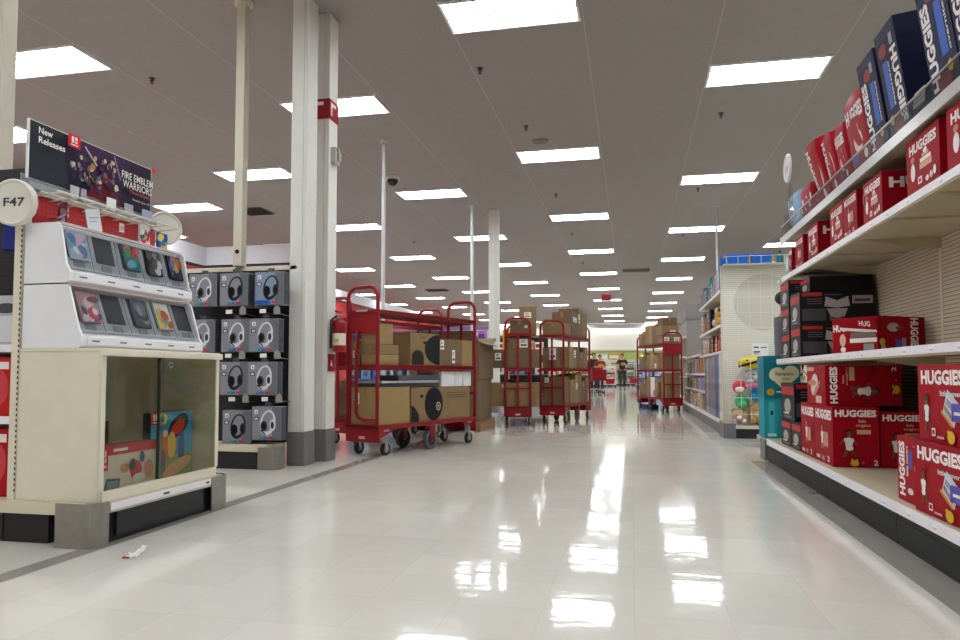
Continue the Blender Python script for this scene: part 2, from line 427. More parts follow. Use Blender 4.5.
# ceiling fittings
def sprinkler(x, y, where):
    DK = mat('dark_bronze', '2b2624', .5, .3)
    b = MB(); b.cyl((0, 0, -0.006), (0, 0, 0), 0.035, DK, 16); b.cyl((0, 0, -0.04), (0, 0, -0.006), 0.009, DK, 8)
    b.tube([(-0.016, 0, -0.02), (-0.015, 0, -0.045), (0, 0, -0.06)], 0.004, DK, 6); b.tube([(0.016, 0, -0.02), (0.015, 0, -0.045), (0, 0, -0.06)], 0.004, DK, 6)
    b.cyl((0, 0, -0.066), (0, 0, -0.06), 0.016, DK, 12)
    tag(b.build('sprinkler_head', None, (x, y, H)), 'small metal sprinkler head on the ceiling ' + where, 'sprinkler', 'sprinkler heads')
import math as _m
def ceil_at(px, py):            # where a sight line meets the ceiling
    f = 708.64; cy, sy, cp, sp = _m.cos(.2111), _m.sin(.2111), _m.cos(.0489), _m.sin(.0489)
    F = Vector((-sy * cp, cy * cp, sp)); R = Vector((cy, sy, 0)); U = R.cross(F)
    d = F + R * ((px - 480) / f) - U * ((py - 320 - 18.8) / f)
    t = (H - 0.8) / d.z
    return d.x * t, d.y * t
for px, py, w in ((526, 126, 'before the second middle light'), (556, 194, 'before the third middle light'), (572, 233, 'before the fourth middle light'),
                  (583, 262, 'before the fifth middle light'), (721, 113, 'between the two right-row lights'), (698, 188, 'beside the second baby-aisle light'), (683, 234, 'beside the third baby-aisle light'),
                  (152, 78, 'beside the light over the display case'), (414, 241, 'left of the white column'), (480, 68, 'over the aisle near the camera')):
    sprinkler(*ceil_at(px, py), w)
for px, py, w, l in ((255, 211, 0.6, 'dark square air vent in the ceiling behind the cream pole'), (437, 290, 0.9, 'dark long air vent in the ceiling above the red cart'), (636, 270, 0.9, 'long air vent in the ceiling between the two far light rows'), (540, 141, 0.26, 'small round grey speaker grille beside the second middle light')):
    b = MB()
    if w < 0.3: b.cyl((0, 0, -0.01), (0, 0, -0.001), w / 2, C('8d8780'), 24); b.cyl((0, 0, -0.014), (0, 0, -0.01), w / 2.4, C('6f6a64'), 24)
    else:
        b.box(-w / 2, -0.3, -0.012, w / 2, 0.3, -0.001, C('5f5753' if px < 600 else '8d8680', .7))
        for k in range(9): b.box(-w / 2 + 0.03, -0.27 + k * 0.065, -0.03, w / 2 - 0.03, -0.25 + k * 0.065, -0.008, C('3f3836' if px < 600 else '7f7872', .7))
    x, y = ceil_at(px, py)
    tag(b.build('ceiling_vent' if w > .3 else 'ceiling_speaker', None, (x, y, H)), l, 'vent' if w > .3 else 'speaker')
x, y = ceil_at(393, 177)
t = thing('dome_camera', 'black dome security camera on the ceiling left of the aisle', 'camera', (x, y, H))
b = MB(); b.cyl((0, 0, -0.05), (0, 0, -0.001), 0.12, WHITE, 24); b.build('mount', t)
b = MB(); b.ball((0, 0, -0.05), (0.1, 0.1, 0.11), mat('smoked_dome', '0c0c0e', 0.08)); b.build('dome', t)
for px, py, y0, l in ((606, 299, 25.5, 'small red hanging sign over the aisle'), (613.5, 288, 20.5, 'small dark hanging sensor over the aisle')):
    pass
b = MB(); b.box(-0.17, -0.15, -0.2, 0.17, 0.15, 0.0, C('6a1016'), 0.01); b.tube([(0, 0, 0), (0, 0, 0.62)], 0.012, STEEL, 6)
tag(b.build('hanging_sign', None, (-0.86, 25.2, 3.565)), 'small red box sign hanging over the far aisle', 'sign')

# sign and extinguisher on the columns
t = thing('extinguisher_sign', 'red wraparound sign with white arrow high on the second column', 'sign', (-2.8325, 6.155, 3.27))
b = MB(); d = 0.103
b.box(-d, -d, -0.095, d, -d + 0.004, 0.095, REDD); b.box(d - 0.004, -d, -0.095, d, d, 0.095, REDD)
for F_ in (Face(b, (-d, -d, -0.095), (1, 0, 0), (0, 0, 1), 2 * d, 0.19), Face(b, (d, -d, -0.095), (0, 1, 0), (0, 0, 1), 2 * d, 0.19)):
    F_.poly([(0.15, .85), (0.7, .85), (0.7, .68), (.3, .68), (.3, .2), (0.15, .2)], PWHITE)
b.build('sign_panel', t)
b = MB(); b.box(0, -0.05, -0.08, 0.05, 0.05, 0.08, C('b9b7b2'), 0.008); b.box(0.05, -0.03, -0.05, 0.075, 0.03, 0.03, C('9d9b97'), 0.01); b.box(0.05, -0.035, 0.04, 0.065, 0.0, 0.07, C('7d7b78'), 0.004)
tag(b.build('alarm_box', None, (-2.734, 6.15, 2.84)), 'small grey alarm box on the side of the second column', 'alarm')
t = thing('fire_extinguisher', 'red fire extinguisher hung on the second column beside the cart', 'fire extinguisher', (-2.655, 6.15, 1.0))
b = MB(); b.cyl((0, 0, 0.0), (0, 0, 0.26), 0.06, RED, 20); b.ball((0, 0, 0.26), (0.06, 0.06, 0.05), RED); b.cyl((0, 0, 0.3), (0, 0, 0.33), 0.02, STEEL, 10); b.build('cylinder', t)
b = MB(); b.cyl((0, 0, 0.06), (0, 0, 0.17), 0.0612, C('d9d6c4'), 20); b.box(-0.03, -0.0622, 0.09, 0.02, -0.0612, 0.12, C('c9a43c')); b.build('label_band', t)
b = MB(); b.box(-0.015, -0.07, 0.33, 0.015, 0.03, 0.35, STEEL, 0.004); b.box(-0.012, -0.08, 0.365, 0.012, 0.03, 0.378, C('24242a'), 0.003); b.build('handle', t)
b = MB(); b.tube([(0, -0.03, 0.34), (-0.03, -0.085, 0.3), (-0.045, -0.09, 0.15), (-0.045, -0.085, 0.03)], 0.011, TYRE, 8); b.build('hose', t)
b = MB(); b.box(-0.079, -0.03, 0.05, -0.06, 0.03, 0.3, RED); b.build('wall_bracket', t)
b = MB(); b.box(0, -0.075, 0, 0.004, 0.075, 0.16, REDD); f = Face(b, (0.004, -0.075, 0), (0, 1, 0), (0, 0, 1), 0.15, 0.16); f.poly([(.3, .3), (.7, .3), (.5, .7)], PWHITE)
f = Face(b, (0, -0.075, 0), (1, 0, 0), (0, 0, 1), .004, .16)
tag(b.build('wall_sign', None, (-2.733, 6.15, 0.82)), 'small red sign with white marks under the fire extinguisher', 'sign')

# hanging fascias
FA = mat('pale_fascia', 'd4d3da', 0.6)
b = MB(); b.box(-9.55, 14.5, 3.27, -7.3, 14.6, 3.70, FA); b.box(-9.55, 14.45, 3.235, -7.3, 14.62, 3.27, C('2b2a2f')); 
o = tag(b.build('hanging_fascia'), 'pale blank hanging panel over the electronics area facing the front', 'panel')
b = MB(); b.box(-9.66, 7.0, 3.27, -9.56, 14.6, 3.70, FA); b.box(-9.68, 7.0, 3.235, -9.56, 14.6, 3.27, C('2b2a2f'))
tag(b.build('hanging_fascia'), 'pale hanging side panel running along the red wall', 'panel')
b = MB(); b.box(-9.66, 19.0, 3.27, -9.56, 34, 3.60, FA); b.box(-9.68, 19.0, 3.235, -9.56, 34, 3.27, C('5b4a4c'))
tag(b.build('hanging_fascia'), 'long pale hanging panel seen through the hoop of the large cart', 'panel')

# ------------------------------------------------------------------ game display case (left)
Y0, Y1 = 2.86, 3.82
t = thing('display_case', 'cream cabinet with sliding glass front holding game boxes', 'display case', (-2.64, 3.34, 0))
def L(b): b.X = Matrix.Translation((2.64, -3.34, 0)); return b      # world numbers -> this thing's own
b = L(MB())
b.box(-2.87, Y0, 0.2, -2.42, Y0 + 0.02, 0.905, CREAM, 0.003); b.box(-2.87, Y1 - 0.02, 0.2, -2.42, Y1, 0.905, CREAM, 0.003)
b.box(-2.87, Y0 + 0.02, 0.2, -2.85, Y1 - 0.02, 0.905, CREAM); b.box(-2.85, Y0 + 0.02, 0.2, -2.42, Y1 - 0.02, 0.215, CREAM)
b.box(-2.425, Y0 + 0.02, 0.2, -2.412, Y1 - 0.02, 0.25, CREAM); b.box(-2.425, Y0, 0.25, -2.412, Y0 + 0.028, 0.885, CREAM); b.box(-2.425, Y1 - 0.03, 0.25, -2.412, Y1, 0.885, CREAM)
b.build('cabinet_body', t)
b = L(MB()); b.box(-2.87, Y0 - 0.003, 0.905, -2.415, Y1 + 0.01, 0.92, CREAM, 0.002); b.box(-2.43, Y0 - 0.003, 0.882, -2.398, Y1 + 0.015, 0.916, CREAM, 0.006); b.build('countertop', t)
b = L(MB()); b.box(-2.438, Y0 + 0.03, 0.25, -2.433, 3.345, 0.885, GLASS); g = b.build('glass_door', t)
b = L(MB()); b.box(-2.423, 3.29, 0.25, -2.418, Y1 - 0.03, 0.885, GLASS); g = b.build('glass_door', t)
b = L(MB()); b.cyl((-2.418, 3.36, 0.845), (-2.408, 3.36, 0.845), 0.017, STEEL, 16); b.cyl((-2.408, 3.36, 0.845), (-2.405, 3.36, 0.845), 0.008, C('4d4d50'), 10); b.build('lock', g)
b = L(MB()); b.box(-2.432, 3.285, 0.25, -2.424, 3.30, 0.885, C('2a2825', .4)); b.build('sliding_track', t)
b = L(MB()); b.box(-2.8499, 3.297, 0.26, -2.8495, 3.318, 0.88, CREAM)
for k in range(24): b.box(-2.8495, 3.30, 0.27 + k * 0.025, -2.846, 3.315, 0.28 + k * 0.025, C('24221f'))
b.build('slotted_strip', t)
b = L(MB()); b.box(-2.8495, 3.1, 0.70, -2.844, 3.11, 0.735, C('24221f')); b.box(-2.8495, 3.2, 0.70, -2.844, 3.21, 0.735, C('24221f')); b.build('hook_slot', t)
# base
b = L(MB()); b.prism([(-2.95, Y0 - .03), (-2.50, Y0 - .03), (-2.43, Y0 + .02), (-2.405, Y0 + .06), (-2.40, Y1 + .03), (-2.95, Y1 + .03)], 'z', .145, .199, CREAMDECK); b.build('base_deck', t)
b = L(MB()); b.box(-2.949, Y0 + 0.02, 0, -2.70, Y1 - 0.02, 0.145, BLACK); b.box(-2.70, Y0 + 0.09, 0, -2.43, Y1 - 0.02, 0.145, BLACK); b.box(-2.44, Y0 + 0.12, 0.03, -2.41, Y1 - 0.14, 0.145, BLACK); b.build('kick_plate', t)
b = L(MB()); b.box(-2.399, Y0 + 0.06, 0.158, -2.394, Y1 - 0.05, 0.192, RAIL)
for y, w in ((3.3, .05), (3.36, .0), (3.68, .03)):
    if w: f = Face(b, (2.64 - 2.3939, y + w - 3.34, 0.165), (0, -1, 0), (0, 0, 1), w, 0.02); b.box(-2.394, y, 0.168, -2.3935, y + w, 0.180, C('5c5c60'))
b.build('price_rail', t)
def guard(b, cx, cy, r, h, a0, a1, th=0.006, n=10):
    pts = arc(cx, cy, r, a0, a1, n) + arc(cx, cy, r - th, a1, a0, n); b.prism(pts, 'z', 0.0, h, ALU, False)
b = L(MB()); pr_ = [(-2.60, Y0 - 0.05)] + arc(-2.47, Y0 + 0.025, 0.075, -PI / 2, 0, 8) + [(-2.395, Y0 + 0.05)]
inn = [(-2.401, Y0 + 0.05)] + arc(-2.47, Y0 + 0.025, 0.069, 0, -PI / 2, 8) + [(-2.60, Y0 - 0.044)]
b.prism(pr_ + inn, 'z', 0, 0.204, ALU); b.build('corner_guard', t)
b = L(MB()); pr_ = [(-2.39, Y1 - 0.09)] + arc(-2.46, Y1 + 0.04, 0.07, 0, PI / 2, 8) + [(-2.62, Y1 + 0.11)]
inn = [(-2.62, Y1 + 0.104)] + arc(-2.46, Y1 + 0.04, 0.064, PI / 2, 0, 8) + [(-2.396, Y1 - 0.09)]
b.prism(pr_ + inn, 'z', 0, 0.195, ALU); b.build('corner_guard', t)

# boxed games inside the case
def flatbox(name, label, cat, loc, dx, dy, dz, m, paint, group=None, rotz=0.0, bev=0.003, rot=None):
    b = MB(); b.box(-dx / 2, -dy / 2, 0, dx / 2, dy / 2, dz, m, bev)
    paint(faces_of(b, dx, dy, dz)); o = b.build(name, None, loc, rotz, rot); return tag(o, label, cat, group)
def art(f, seed, cols, n=9, lo=.05, hi=.22):
    r = random.Random(seed)
    for i in range(n):
        f.ell(r.uniform(.15, .85), r.uniform(.15, .85), r.uniform(lo, hi) * .6, r.uniform(lo, hi) * .6, C(cols[i % len(cols)], .35), 9, rot=r.uniform(0, 3))
def logo(f, u0, v0, u1, v1):            # red square console mark
    f.rect(u0, v0, u1, v1, C('d21a24', .35)); du, dv = u1 - u0, v1 - v0
    f.rect(u0 + .27 * du, v0 + .35 * dv, u0 + .46 * du, v0 + .85 * dv, PWHITE); f.rect(u0 + .54 * du, v0 + .35 * dv, u0 + .74 * du, v0 + .85 * dv, PWHITE)
    f.rect(u0 + .58 * du, v0 + .5 * dv, u0 + .68 * du, v0 + .6 * dv, C('d21a24', .35)); f.rect(u0 + .2 * du, v0 + .14 * dv, u0 + .8 * du, v0 + .24 * dv, PWHITE)
def pa(F):
    f = F['+X']; f.rect(0, 0, 1, 1, C('d9cfc6', .35)); f.rect(0, .8, 1, 1, C('c8222c', .35)); logo(f, .0, .5, .13, .98)
    f.poly([(.04, .02), (.3, .02), (.34, .3), (.1, .34)], C('3b4a63', .3)); f.poly([(.08, .05), (.28, .05), (.31, .26), (.12, .29)], C('7690a8', .3))
    f.ell(.62, .4, .1, .22, C('c2303a', .35)); f.ell(.55, .55, .06, .12, C('3f434c', .35)); f.ell(.72, .68, .05, .12, C('3d4d86', .35)); f.ell(.66, .24, .11, .1, C('e9e6e2', .35)); f.ell(.4, .5, .08, .1, C('b88a5e', .35)); f.ell(.85, .4, .09, .2, C('cf8a72', .35))
    f.rect(.2, .87, .45, .93, PWHITE)
flatbox('game_box', 'white and red boxed game set lying low at the left in the glass case', 'game box', (-2.515, 3.125, 0.216), 0.10, 0.40, 0.235, C('7c2026', .35), pa)
def pb(F):
    f = F['+X']; f.rect(0, 0, 1, 1, C('3f9bcf', .35)); f.rect(0, 0, 1, .35, C('7d9a4e', .35)); logo(f, .0, .82, .17, 1.0)
    f.ell(.25, .9, .11, .09, C('e6c62f', .35)); f.ell(.25, .9, .06, .05, C('3f9bcf', .35))
    f.ell(.63, .78, .27, .15, C('20242e', .35), rot=.5); f.ell(.63, .76, .18, .1, C('c43b2c', .35), rot=.4); f.ell(.3, .45, .1, .25, C('c06a3a', .35)); f.ell(.47, .5, .1, .2, C('d8b13c', .35)); f.ell(.27, .25, .06, .2, C('383d4a', .35)); f.ell(.7, .45, .08, .25, C('2f5d9a', .35)); f.ell(.6, .16, .36, .1, C('d39a6a', .35), rot=.3); f.ell(.3, .68, .06, .05, C('e0b48f', .35))
flatbox('game_box', 'tall blue, yellow and green boxed game standing at the right in the glass case', 'game box', (-2.56, 3.56, 0.216), 0.05, 0.37, 0.37, C('3a4650', .35), pb)
def pc(F):
    f = F['+X']; f.rect(0, 0, 1, 1, C('6d6350', .5)); f.rect(.08, .1, .92, .9, C('4c4c48', .5)); art(f, 5, ['705c44', '3a4046', '8a8070'], 6)
flatbox('game_box', 'dim brownish boxed game standing at the back of the glass case', 'game box', (-2.79, 3.24, 0.216), 0.07, 0.17, 0.33, C('5b5344', .5), pc)

# two white risers with game cases
def riser(zb, xf, xt, zt, label):
    t = thing('game_riser', label, 'display riser', (-2.70, 3.34, zb))
    def K(b): b.X = Matrix.Translation((2.70, -3.34, -zb)); return b
    b = K(MB()); zl = zb + 0.012
    prof = [(-2.86, zb), (xf + -0.02, zb), (xf, zl), (xf, zb + 0.052), (xf - 0.012, zb + 0.062), (xf - 0.055, zb + 0.075), (xt - 0.05, zt - 0.02), (xt - 0.05, zt), (-2.86, zt)]
    b.prism(prof, 'y', Y0 + 0.012, Y1 - 0.012, WPLAST)
    side = [(-2.86, zb), (xf - 0.02, zb), (xf, zl), (xf, zb + 0.055), (xf - 0.02, zb + 0.09), (xt, zt - 0.015), (xt - 0.02, zt), (-2.86, zt)]
    b.prism(side, 'y', Y0, Y0 + 0.012, WPLAST); b.prism(side, 'y', Y1 - 0.012, Y1, WPLAST); b.build('riser_body', t)
    b = K(MB()); b.box(xf, Y0 + 0.03, zb + 0.016, xf + 0.003, Y1 - 0.03, zb + 0.05, RAIL)
    for k in range(5): b.box(xf + 0.003, Y0 + 0.06 + k * 0.19, zb + 0.03, xf + 0.0035, Y0 + 0.11 + k * 0.19, zb + 0.038, C('77777c'))
    b.build('price_rail', t)
    # sloped dark inserts
    A = Vector((xf - 0.052, 0, zb + 0.078)); B = Vector((xt - 0.048, 0, zt - 0.022)); S = (B - A); S.normalize(); N = Vector((S.z, 0, -S.x))
    for k in range(5):
        y = Y0 + 0.025 + k * 0.19; b = K(MB()); ln = (B - A).length
        def q(s, n, yy): return tuple(A + S * s + N * n + Vector((0, yy, 0)))
        for (s0, s1, w0, w1, nn, m) in ((0.0, ln, 0.0, 0.18, 0.004, C('a8aaaf', .25)), (0.055, ln - 0.005, 0.03, 0.16, 0.007, C('3b3d42', .25)), (0.012, 0.045, 0.06, 0.13, 0.006, C('85878c', .3))):
            v = [q(s0, nn, y + w0), q(s1, nn, y + w0), q(s1, nn, y + w1), q(s0, nn, y + w1), q(s0, 0, y + w0), q(s1, 0, y + w0), q(s1, 0, y + w1), q(s0, 0, y + w1)]
            b.add(v, [(0, 1, 2, 3), (0, 4, 5, 1), (1, 5, 6, 2), (2, 6, 7, 3), (3, 7, 4, 0)], m)
        b.build('case_slot', t)
    b = K(MB()); A2 = A + N * 0.035; B2 = B + N * 0.03
    b.prism([(A2.x, A2.z), (B2.x, B2.z), (B2.x - 0.003, B2.z), (A2.x - 0.003, A2.z)], 'y', Y0 + 0.015, Y1 - 0.015, CLEAR); b.build('clear_cover', t)
    b = K(MB()); b.box(xt - 0.03, Y0 + 0.012, zt - 0.006, xt - 0.012, Y1 - 0.012, zt + 0.006, C('c7b6b4', .25)); b.build('top_rail', t)
    return A, S, N, (B - A).length
r1 = riser(0.921, -2.525, -2.605, 1.225, 'lower white sloped riser of game cases standing on the cream cabinet')
r2 = riser(1.232, -2.605, -2.66, 1.525, 'upper white sloped riser of game cases standing on the lower one')
def game_case(r, k, label, base, cols, seed, title=None):
    A, S, N, ln = r
    y = Y0 + 0.025 + k * 0.19 + 0.095
    o = A + N * 0.0085 + S * 0.045 + Vector((0, y, 0))
    M4 = Matrix((( 0, S.x, N.x, o.x), (1, S.y, N.y, o.y), (0, S.z, N.z, o.z), (0, 0, 0, 1)))
    b = MB(); b.box(-0.061, 0, 0, 0.061, ln - 0.055, 0.012, C(base, .3), 0.002)
    f = Face(b, (-0.061, 0, 0.012), (1, 0, 0), (0, 1, 0), 0.122, ln - 0.055)
    f.rect(.03, .03, .97, .97, C(cols[0], .3)); art(f, seed, cols[1:], 10, .15, .45)
    if title: f.text(title, .15, .1, .85, .24, PWHITE)
    me = b.build('game_case'); me.matrix_world = M4
    return tag(me, label, 'game case', 'game cases on the risers')
game_case(r2, 0, 'pale blue game case at the near end of the upper riser', 'c9d4de', ['a9c3d8', '7fa3c4', 'd8b7c4', 'e8eef2', '5f7fa8'], 1)
game_case(r2, 2, 'teal and red game case in the middle of the upper riser', '2d5d66', ['2f6f78', 'c4343f', '3d8e4a', '5fb0c0', 'd26a5a'], 2)
game_case(r2, 3, 'dark game case with pale swirl, second from the far end of the upper riser', '26282e', ['33363e', 'd8d8dc', '5b4a42', '8a8d94', '222228'], 3)
game_case(r2, 4, 'blue and amber game case at the far end of the upper riser', '1f2c4a', ['22345c', 'c99a3f', '3f6fae', '1a1f30', 'b86a3a'], 4)
game_case(r1, 0, 'pink game case at the near end of the lower riser', 'a8868c', ['b58d95', 'd8c0c4', '7a4a5a', 'c4505f', 'e4dadc', '5f5566'], 5)
game_case(r1, 2, 'grey game case with a pale ring in the middle of the lower riser', '55585e', ['4b5058', '8c9098', '3c4048', '6a7078'], 6)
game_case(r1, 3, 'white and yellow game case, second from the far end of the lower riser', 'd8d6cc', ['dcd9ce', 'd9b63a', 'b5a48a', 'e8c64a', '8fa0a8', 'c4602f'], 7)

# red peg panel, header sign and its shelf
t = thing('pegboard_display', 'red peg panel with hooks standing behind the risers under the New Releases sign', 'peg panel', (-2.88, 3.34, 0.921))
b = MB(); b.box(-0.012, -0.42, 0, 0.012, 0.48, 0.76, PEGRED); b.build('panel', t)
b = MB()
for k in range(9):
    y = -0.45 + k * 0.1125; b.cyl((0.012, y, 0.745), (0.19, y, 0.755), 0.004, CREAM, 8)
b.cyl((0.19, -0.48, 0.757), (0.19, 0.48, 0.757), 0.005, CREAM, 8); b.cyl((0.10, -0.48, 0.757), (0.10, 0.48, 0.757), 0.005, CREAM, 8); b.box(-0.012, -0.42, 0.76, 0.03, 0.48, 0.775, CREAM)
b.build('wire_shelf', t)
for k, y in enumerate((-0.33, -0.12, 0.07, 0.25)):
    b = MB(); b.cyl((0.012, y, 0.66), (0.11, y, 0.665), 0.004, STEEL, 8); b.box(0.105, y - 0.018, 0.665, 0.108, y + 0.018, 0.715, C('d9cfc4')); b.box(0.108, y - 0.012, 0.675, 0.1085, y + 0.012, 0.70, C('a9a29a')); b.build('peg_hook', t)
t = thing('header_sign', 'dark New Releases game sign with fantasy art on top of the red panel', 'sign', (-2.86, 3.31, 1.70))
b = MB(); b.box(-0.012, -0.45, 0.05, 0.0, 0.45, 0.345, C('e6e6e6', .4)); f = Face(b, (0.0, -0.45, 0.05), (0, 1, 0), (0, 0, 1), 0.9, 0.295)
f.rect(.008, .015, .995, .985, C('272c33', .4)); f.poly([(.28, .015), (.995, .015), (.995, .985), (.235, .985)], C('251a33', .4))
f.poly([(.3, .985), (.38, .3), (.72, .2), (.74, .985)], C('3a2048', .4)); f.poly([(.42, .015), (.5, .35), (.66, .3), (.72, .015)], C('6b1626', .4))
ra = random.Random(21)
for gx, gy, gs, bc in ((.33, .42, .8, '8f848c'), (.39, .55, .9, '39405c'), (.45, .5, 1.1, 'b88a34'), (.43, .3, .9, '4a4d58'), (.52, .56, .95, '5a2f4a'), (.50, .28, 1.0, '6d6a74'), (.57, .42, 1.0, '8a2030'), (.60, .62, .9, 'b0988a'), (.62, .25, 1.0, '7b1c2c'), (.36, .22, .8, '4a3f5c')):
    for q in range(7):          # clusters of small angular shards stand in for the figures
        cx, cy, a0 = gx + ra.uniform(-.03, .03), gy + ra.uniform(-.17, .17) * gs, ra.uniform(0, 3)
        cc = [bc, bc, '2a2238', 'c9b09a', bc, '70606c', '3a2a44'][q]
        f.poly([(cx + .022 * gs * math.cos(a0 + t_) * ra.uniform(.4, 1.1), cy + .085 * gs * math.sin(a0 + t_) * ra.uniform(.4, 1.1)) for t_ in (0, 1.3, 2.5, 3.6, 5.0)], C(cc, .4))
for u, v, ru, rv, c, ro in ((.34, .64, .012, .045, 'b9a898', 0), (.45, .72, .013, .045, 'c09a80', 0), (.53, .74, .013, .045, 'd0b08c', 0), (.6, .76, .012, .04, 'c9b8a8', 0)):
    f.ell(u, v, ru, rv, C(c, .4), 9, rot=ro)
f.poly([(.36, .85), (.37, .87), (.47, .6), (.46, .58)], C('b9a9a4', .4)); f.poly([(.6, .9), (.61, .9), (.67, .5), (.66, .48)], C('8f7f88', .4))
f.text('New', .03, .77, .125, .88, PWHITE); f.text('Releases', .03, .61, .215, .72, PWHITE)
logo(f, .235, .76, .325, .985); f.rect(.955, .9, .995, .985, C('d21a24', .4))
f.text('FIRE EMBLEM', .67, .56, .965, .70, PWHITE, 0, .01); f.text('WARRIORS', .68, .39, .955, .54, PWHITE, 0, .01); f.text('Three Hopes', .74, .29, .93, .37, C('c34a52', .4)); f.text('Available June 24', .77, .17, .93, .22, PWHITE, 0, 0)
b.build('sign_board', t)
b = MB(); b.box(-0.02, -0.47, 0.0, 0.03, 0.47, 0.012, C('8d9096', .4)); b.box(0.004, -0.47, 0.012, 0.03, 0.47, 0.034, mat('grey_sign_channel', '8a8e94', .4)); b.box(-0.02, -0.47, 0.012, -0.0125, 0.47, 0.07, C('8a8e94', .4)); b.build('sign_channel', t)
for y, w, c in ((-0.18, .07, 'b9bac2'), (-0.13, .05, 'a9aab2'), (0.08, .07, 'e8e8ea'), (0.22, .07, 'aeb0bb'), (0.38, .09, '9fa6be')): b = MB(); b.box(0.03, y - w / 2, 0.01, 0.034, y + w / 2, 0.075, C(c, .4)); b.build('price_tag', t)
b = MB()
for y in (-0.4, 0.4): b.box(-0.012, y - 0.01, -0.003, 0.0, y + 0.01, 0.0, STEEL)
b.build('bracket', t)
# hanging items on the red panel
def hang(label, y, z, w, h, base, cols, seed, x=-2.762):
    b = MB(); b.box(-0.006, -w / 2, 0, 0.006, w / 2, h, C(base, .3), .002); f = Face(b, (0.006, -w / 2, 0), (0, 1, 0), (0, 0, 1), w, h); art(f, seed, cols, 8, .2, .5)
    tag(b.build('hanging_pack', None, (x, y, z)), label, 'accessory pack', 'packs hanging on the red panel')
b = MB(); b.box(-0.002, -0.05, 0, 0.002, 0.05, 0.118, C('e4e6ee', .4), .001); f = Face(b, (0.002, -.05, 0), (0, 1, 0), (0, 0, 1), .10, .118); f.rect(.15, .6, .85, .66, C('a9aebc')); f.rect(.15, .45, .7, .5, C('b9bdc8'))
tag(b.build('hang_card', None, (-2.735, 3.17, 1.538), 0, (0.25, 0, 0)), 'tilted blank white card hanging on the red panel', 'card')
hang('dim purple pack hanging at the near end of the red panel', 2.98, 1.534, .05, .12, '6a2a3a', ['8a5a66', '5a2030', '9a8890'], 11)
hang('white and red pack hanging near the far end of the red panel', 3.58, 1.534, .09, .125, 'd2cdc8', ['b9b2ae', 'c43a42', '55555c', 'e4e2de'], 12)
hang('blue and yellow pack hanging at the far end of the red panel', 3.74, 1.534, .09, .11, '2f59a0', ['e0bf3a', '2b6fc0', 'e8d26a', 'c9502f', '234a8a'], 13)
def round_sign(name, label, loc, txt, r, rot, cat='sign'):
    t = thing(name, label, cat, loc, 0, None, rot)
    b = MB(); b.cyl((0, 0.012, 0), (0, -0.012, 0), r, mat('sign_disc_cream', 'd9d5ca', .45), 40)
    for k in (0,): b.tube([(r * 0.93 * math.cos(a), -0.014, r * 0.93 * math.sin(a)) for a in [2 * PI * i / 40 for i in range(40)]], 0.008, mat('sign_disc_cream', 'd9d5ca', .45), 8, True)
    if txt:
        for s in (1, -1):
            f = Face(b, (-s * r, -s * 0.0125, -r), (s, 0, 0), (0, 0, 1), 2 * r, 2 * r); f.text(txt, .30, .41, .78, .60, C('3f4146', .5), 0, .02)
    b.build('disc', t); return t
round_sign('aisle_sign', 'round cream F47 sign fixed to the post beside the display case', (-2.868, 2.80, 1.612), 'F47', 0.112, (0, 0, 0.12))
t = round_sign('aisle_sign', 'round blank sign seen edge-on at the far end of the red panel', (-2.90, 3.95, 1.72), None, 0.105, (0, 0, 0.9))
# upright post and the side shelving it carries
t = thing('side_shelving', 'cream slotted post and black peg shelving left of the display case', 'shelving', (-3.4, 3.1, 0))
def S_(b): b.X = Matrix.Translation((3.4, -3.1, 0)); return b
b = S_(MB()); b.box(-2.915, 2.855, 0.2, -2.872, 2.91, 1.69, CREAM, 0.003)
for k in range(56): b.box(-2.8765, 2.8535, 0.24 + k * 0.0254, -2.8715, 2.857, 0.253 + k * 0.0254, C('3b3833'))
b.build('slotted_post', t)
b = S_(MB()); b.box(-4.1, 3.30, 0.2, -2.92, 3.33, 1.95, PEGBLK); b.build('pegboard', t)
b = S_(MB()); b.box(-4.1, 2.84, 0.145, -2.951, 3.30, 0.199, CREAMDECK, 0.003); b.build('base_deck', t)
b = S_(MB()); b.box(-4.1, 2.88, 0, -2.955, 3.28, 0.145, BLACK); b.build('kick_plate', t)
for z in (0.58, 0.93): b = S_(MB()); b.box(-4.1, 2.9, z - 0.02, -2.925, 3.29, z, CREAMDECK, 0.002); b.box(-4.1, 2.893, z - 0.025, -2.925, 2.9, z + 0.012, RAIL); b.build('shelf', t)
def red_pack(x, z, h, label, c='a8101c'):
    b = MB(); b.box(-0.1, -0.14, 0, 0.1, 0.14, h, C(c, .35), .006); f = faces_of(b, .2, .28, h)['-Y']; f.ell(.5, .5, .3, .3, C('c8434a', .35)); f.rect(.2, .8, .8, .92, PWHITE)
    tag(b.build('boxed_toy', None, (x, 3.06, z)), label, 'box')
red_pack(-3.05, 0.2, 0.33, 'red box on the base of the shelving left of the post'); red_pack(-3.05, 0.581, 0.30, 'orange-red box on the middle shelf left of the post', 'b82016')
b = MB(); b.box(-0.12, -0.12, 0, 0.12, 0.12, 0.26, C('b9bac0', .4), .006); f = faces_of(b, .24, .24, .26)['-Y']; f.rect(.1, .1, .9, .6, C('d9dade')); f.ell(.5, .75, .3, .1, C('4a4c52')); 
tag(b.build('boxed_gadget', None, (-3.06, 3.08, 0.931)), 'grey and white gadget box on the shelf left of the post', 'box')
b = MB(); b.box(-0.1, -0.05, 0, 0.1, 0.05, 0.16, C('1d2f7a', .35), .006); b.cyl((0, 0.05, .15), (0, 0.235, .16), .004, STEEL, 8); tag(b.build('hanging_pack', None, (-3.05, 3.06, 1.43)), 'dark blue pack hanging on the peg wall behind the F47 sign', 'pack')
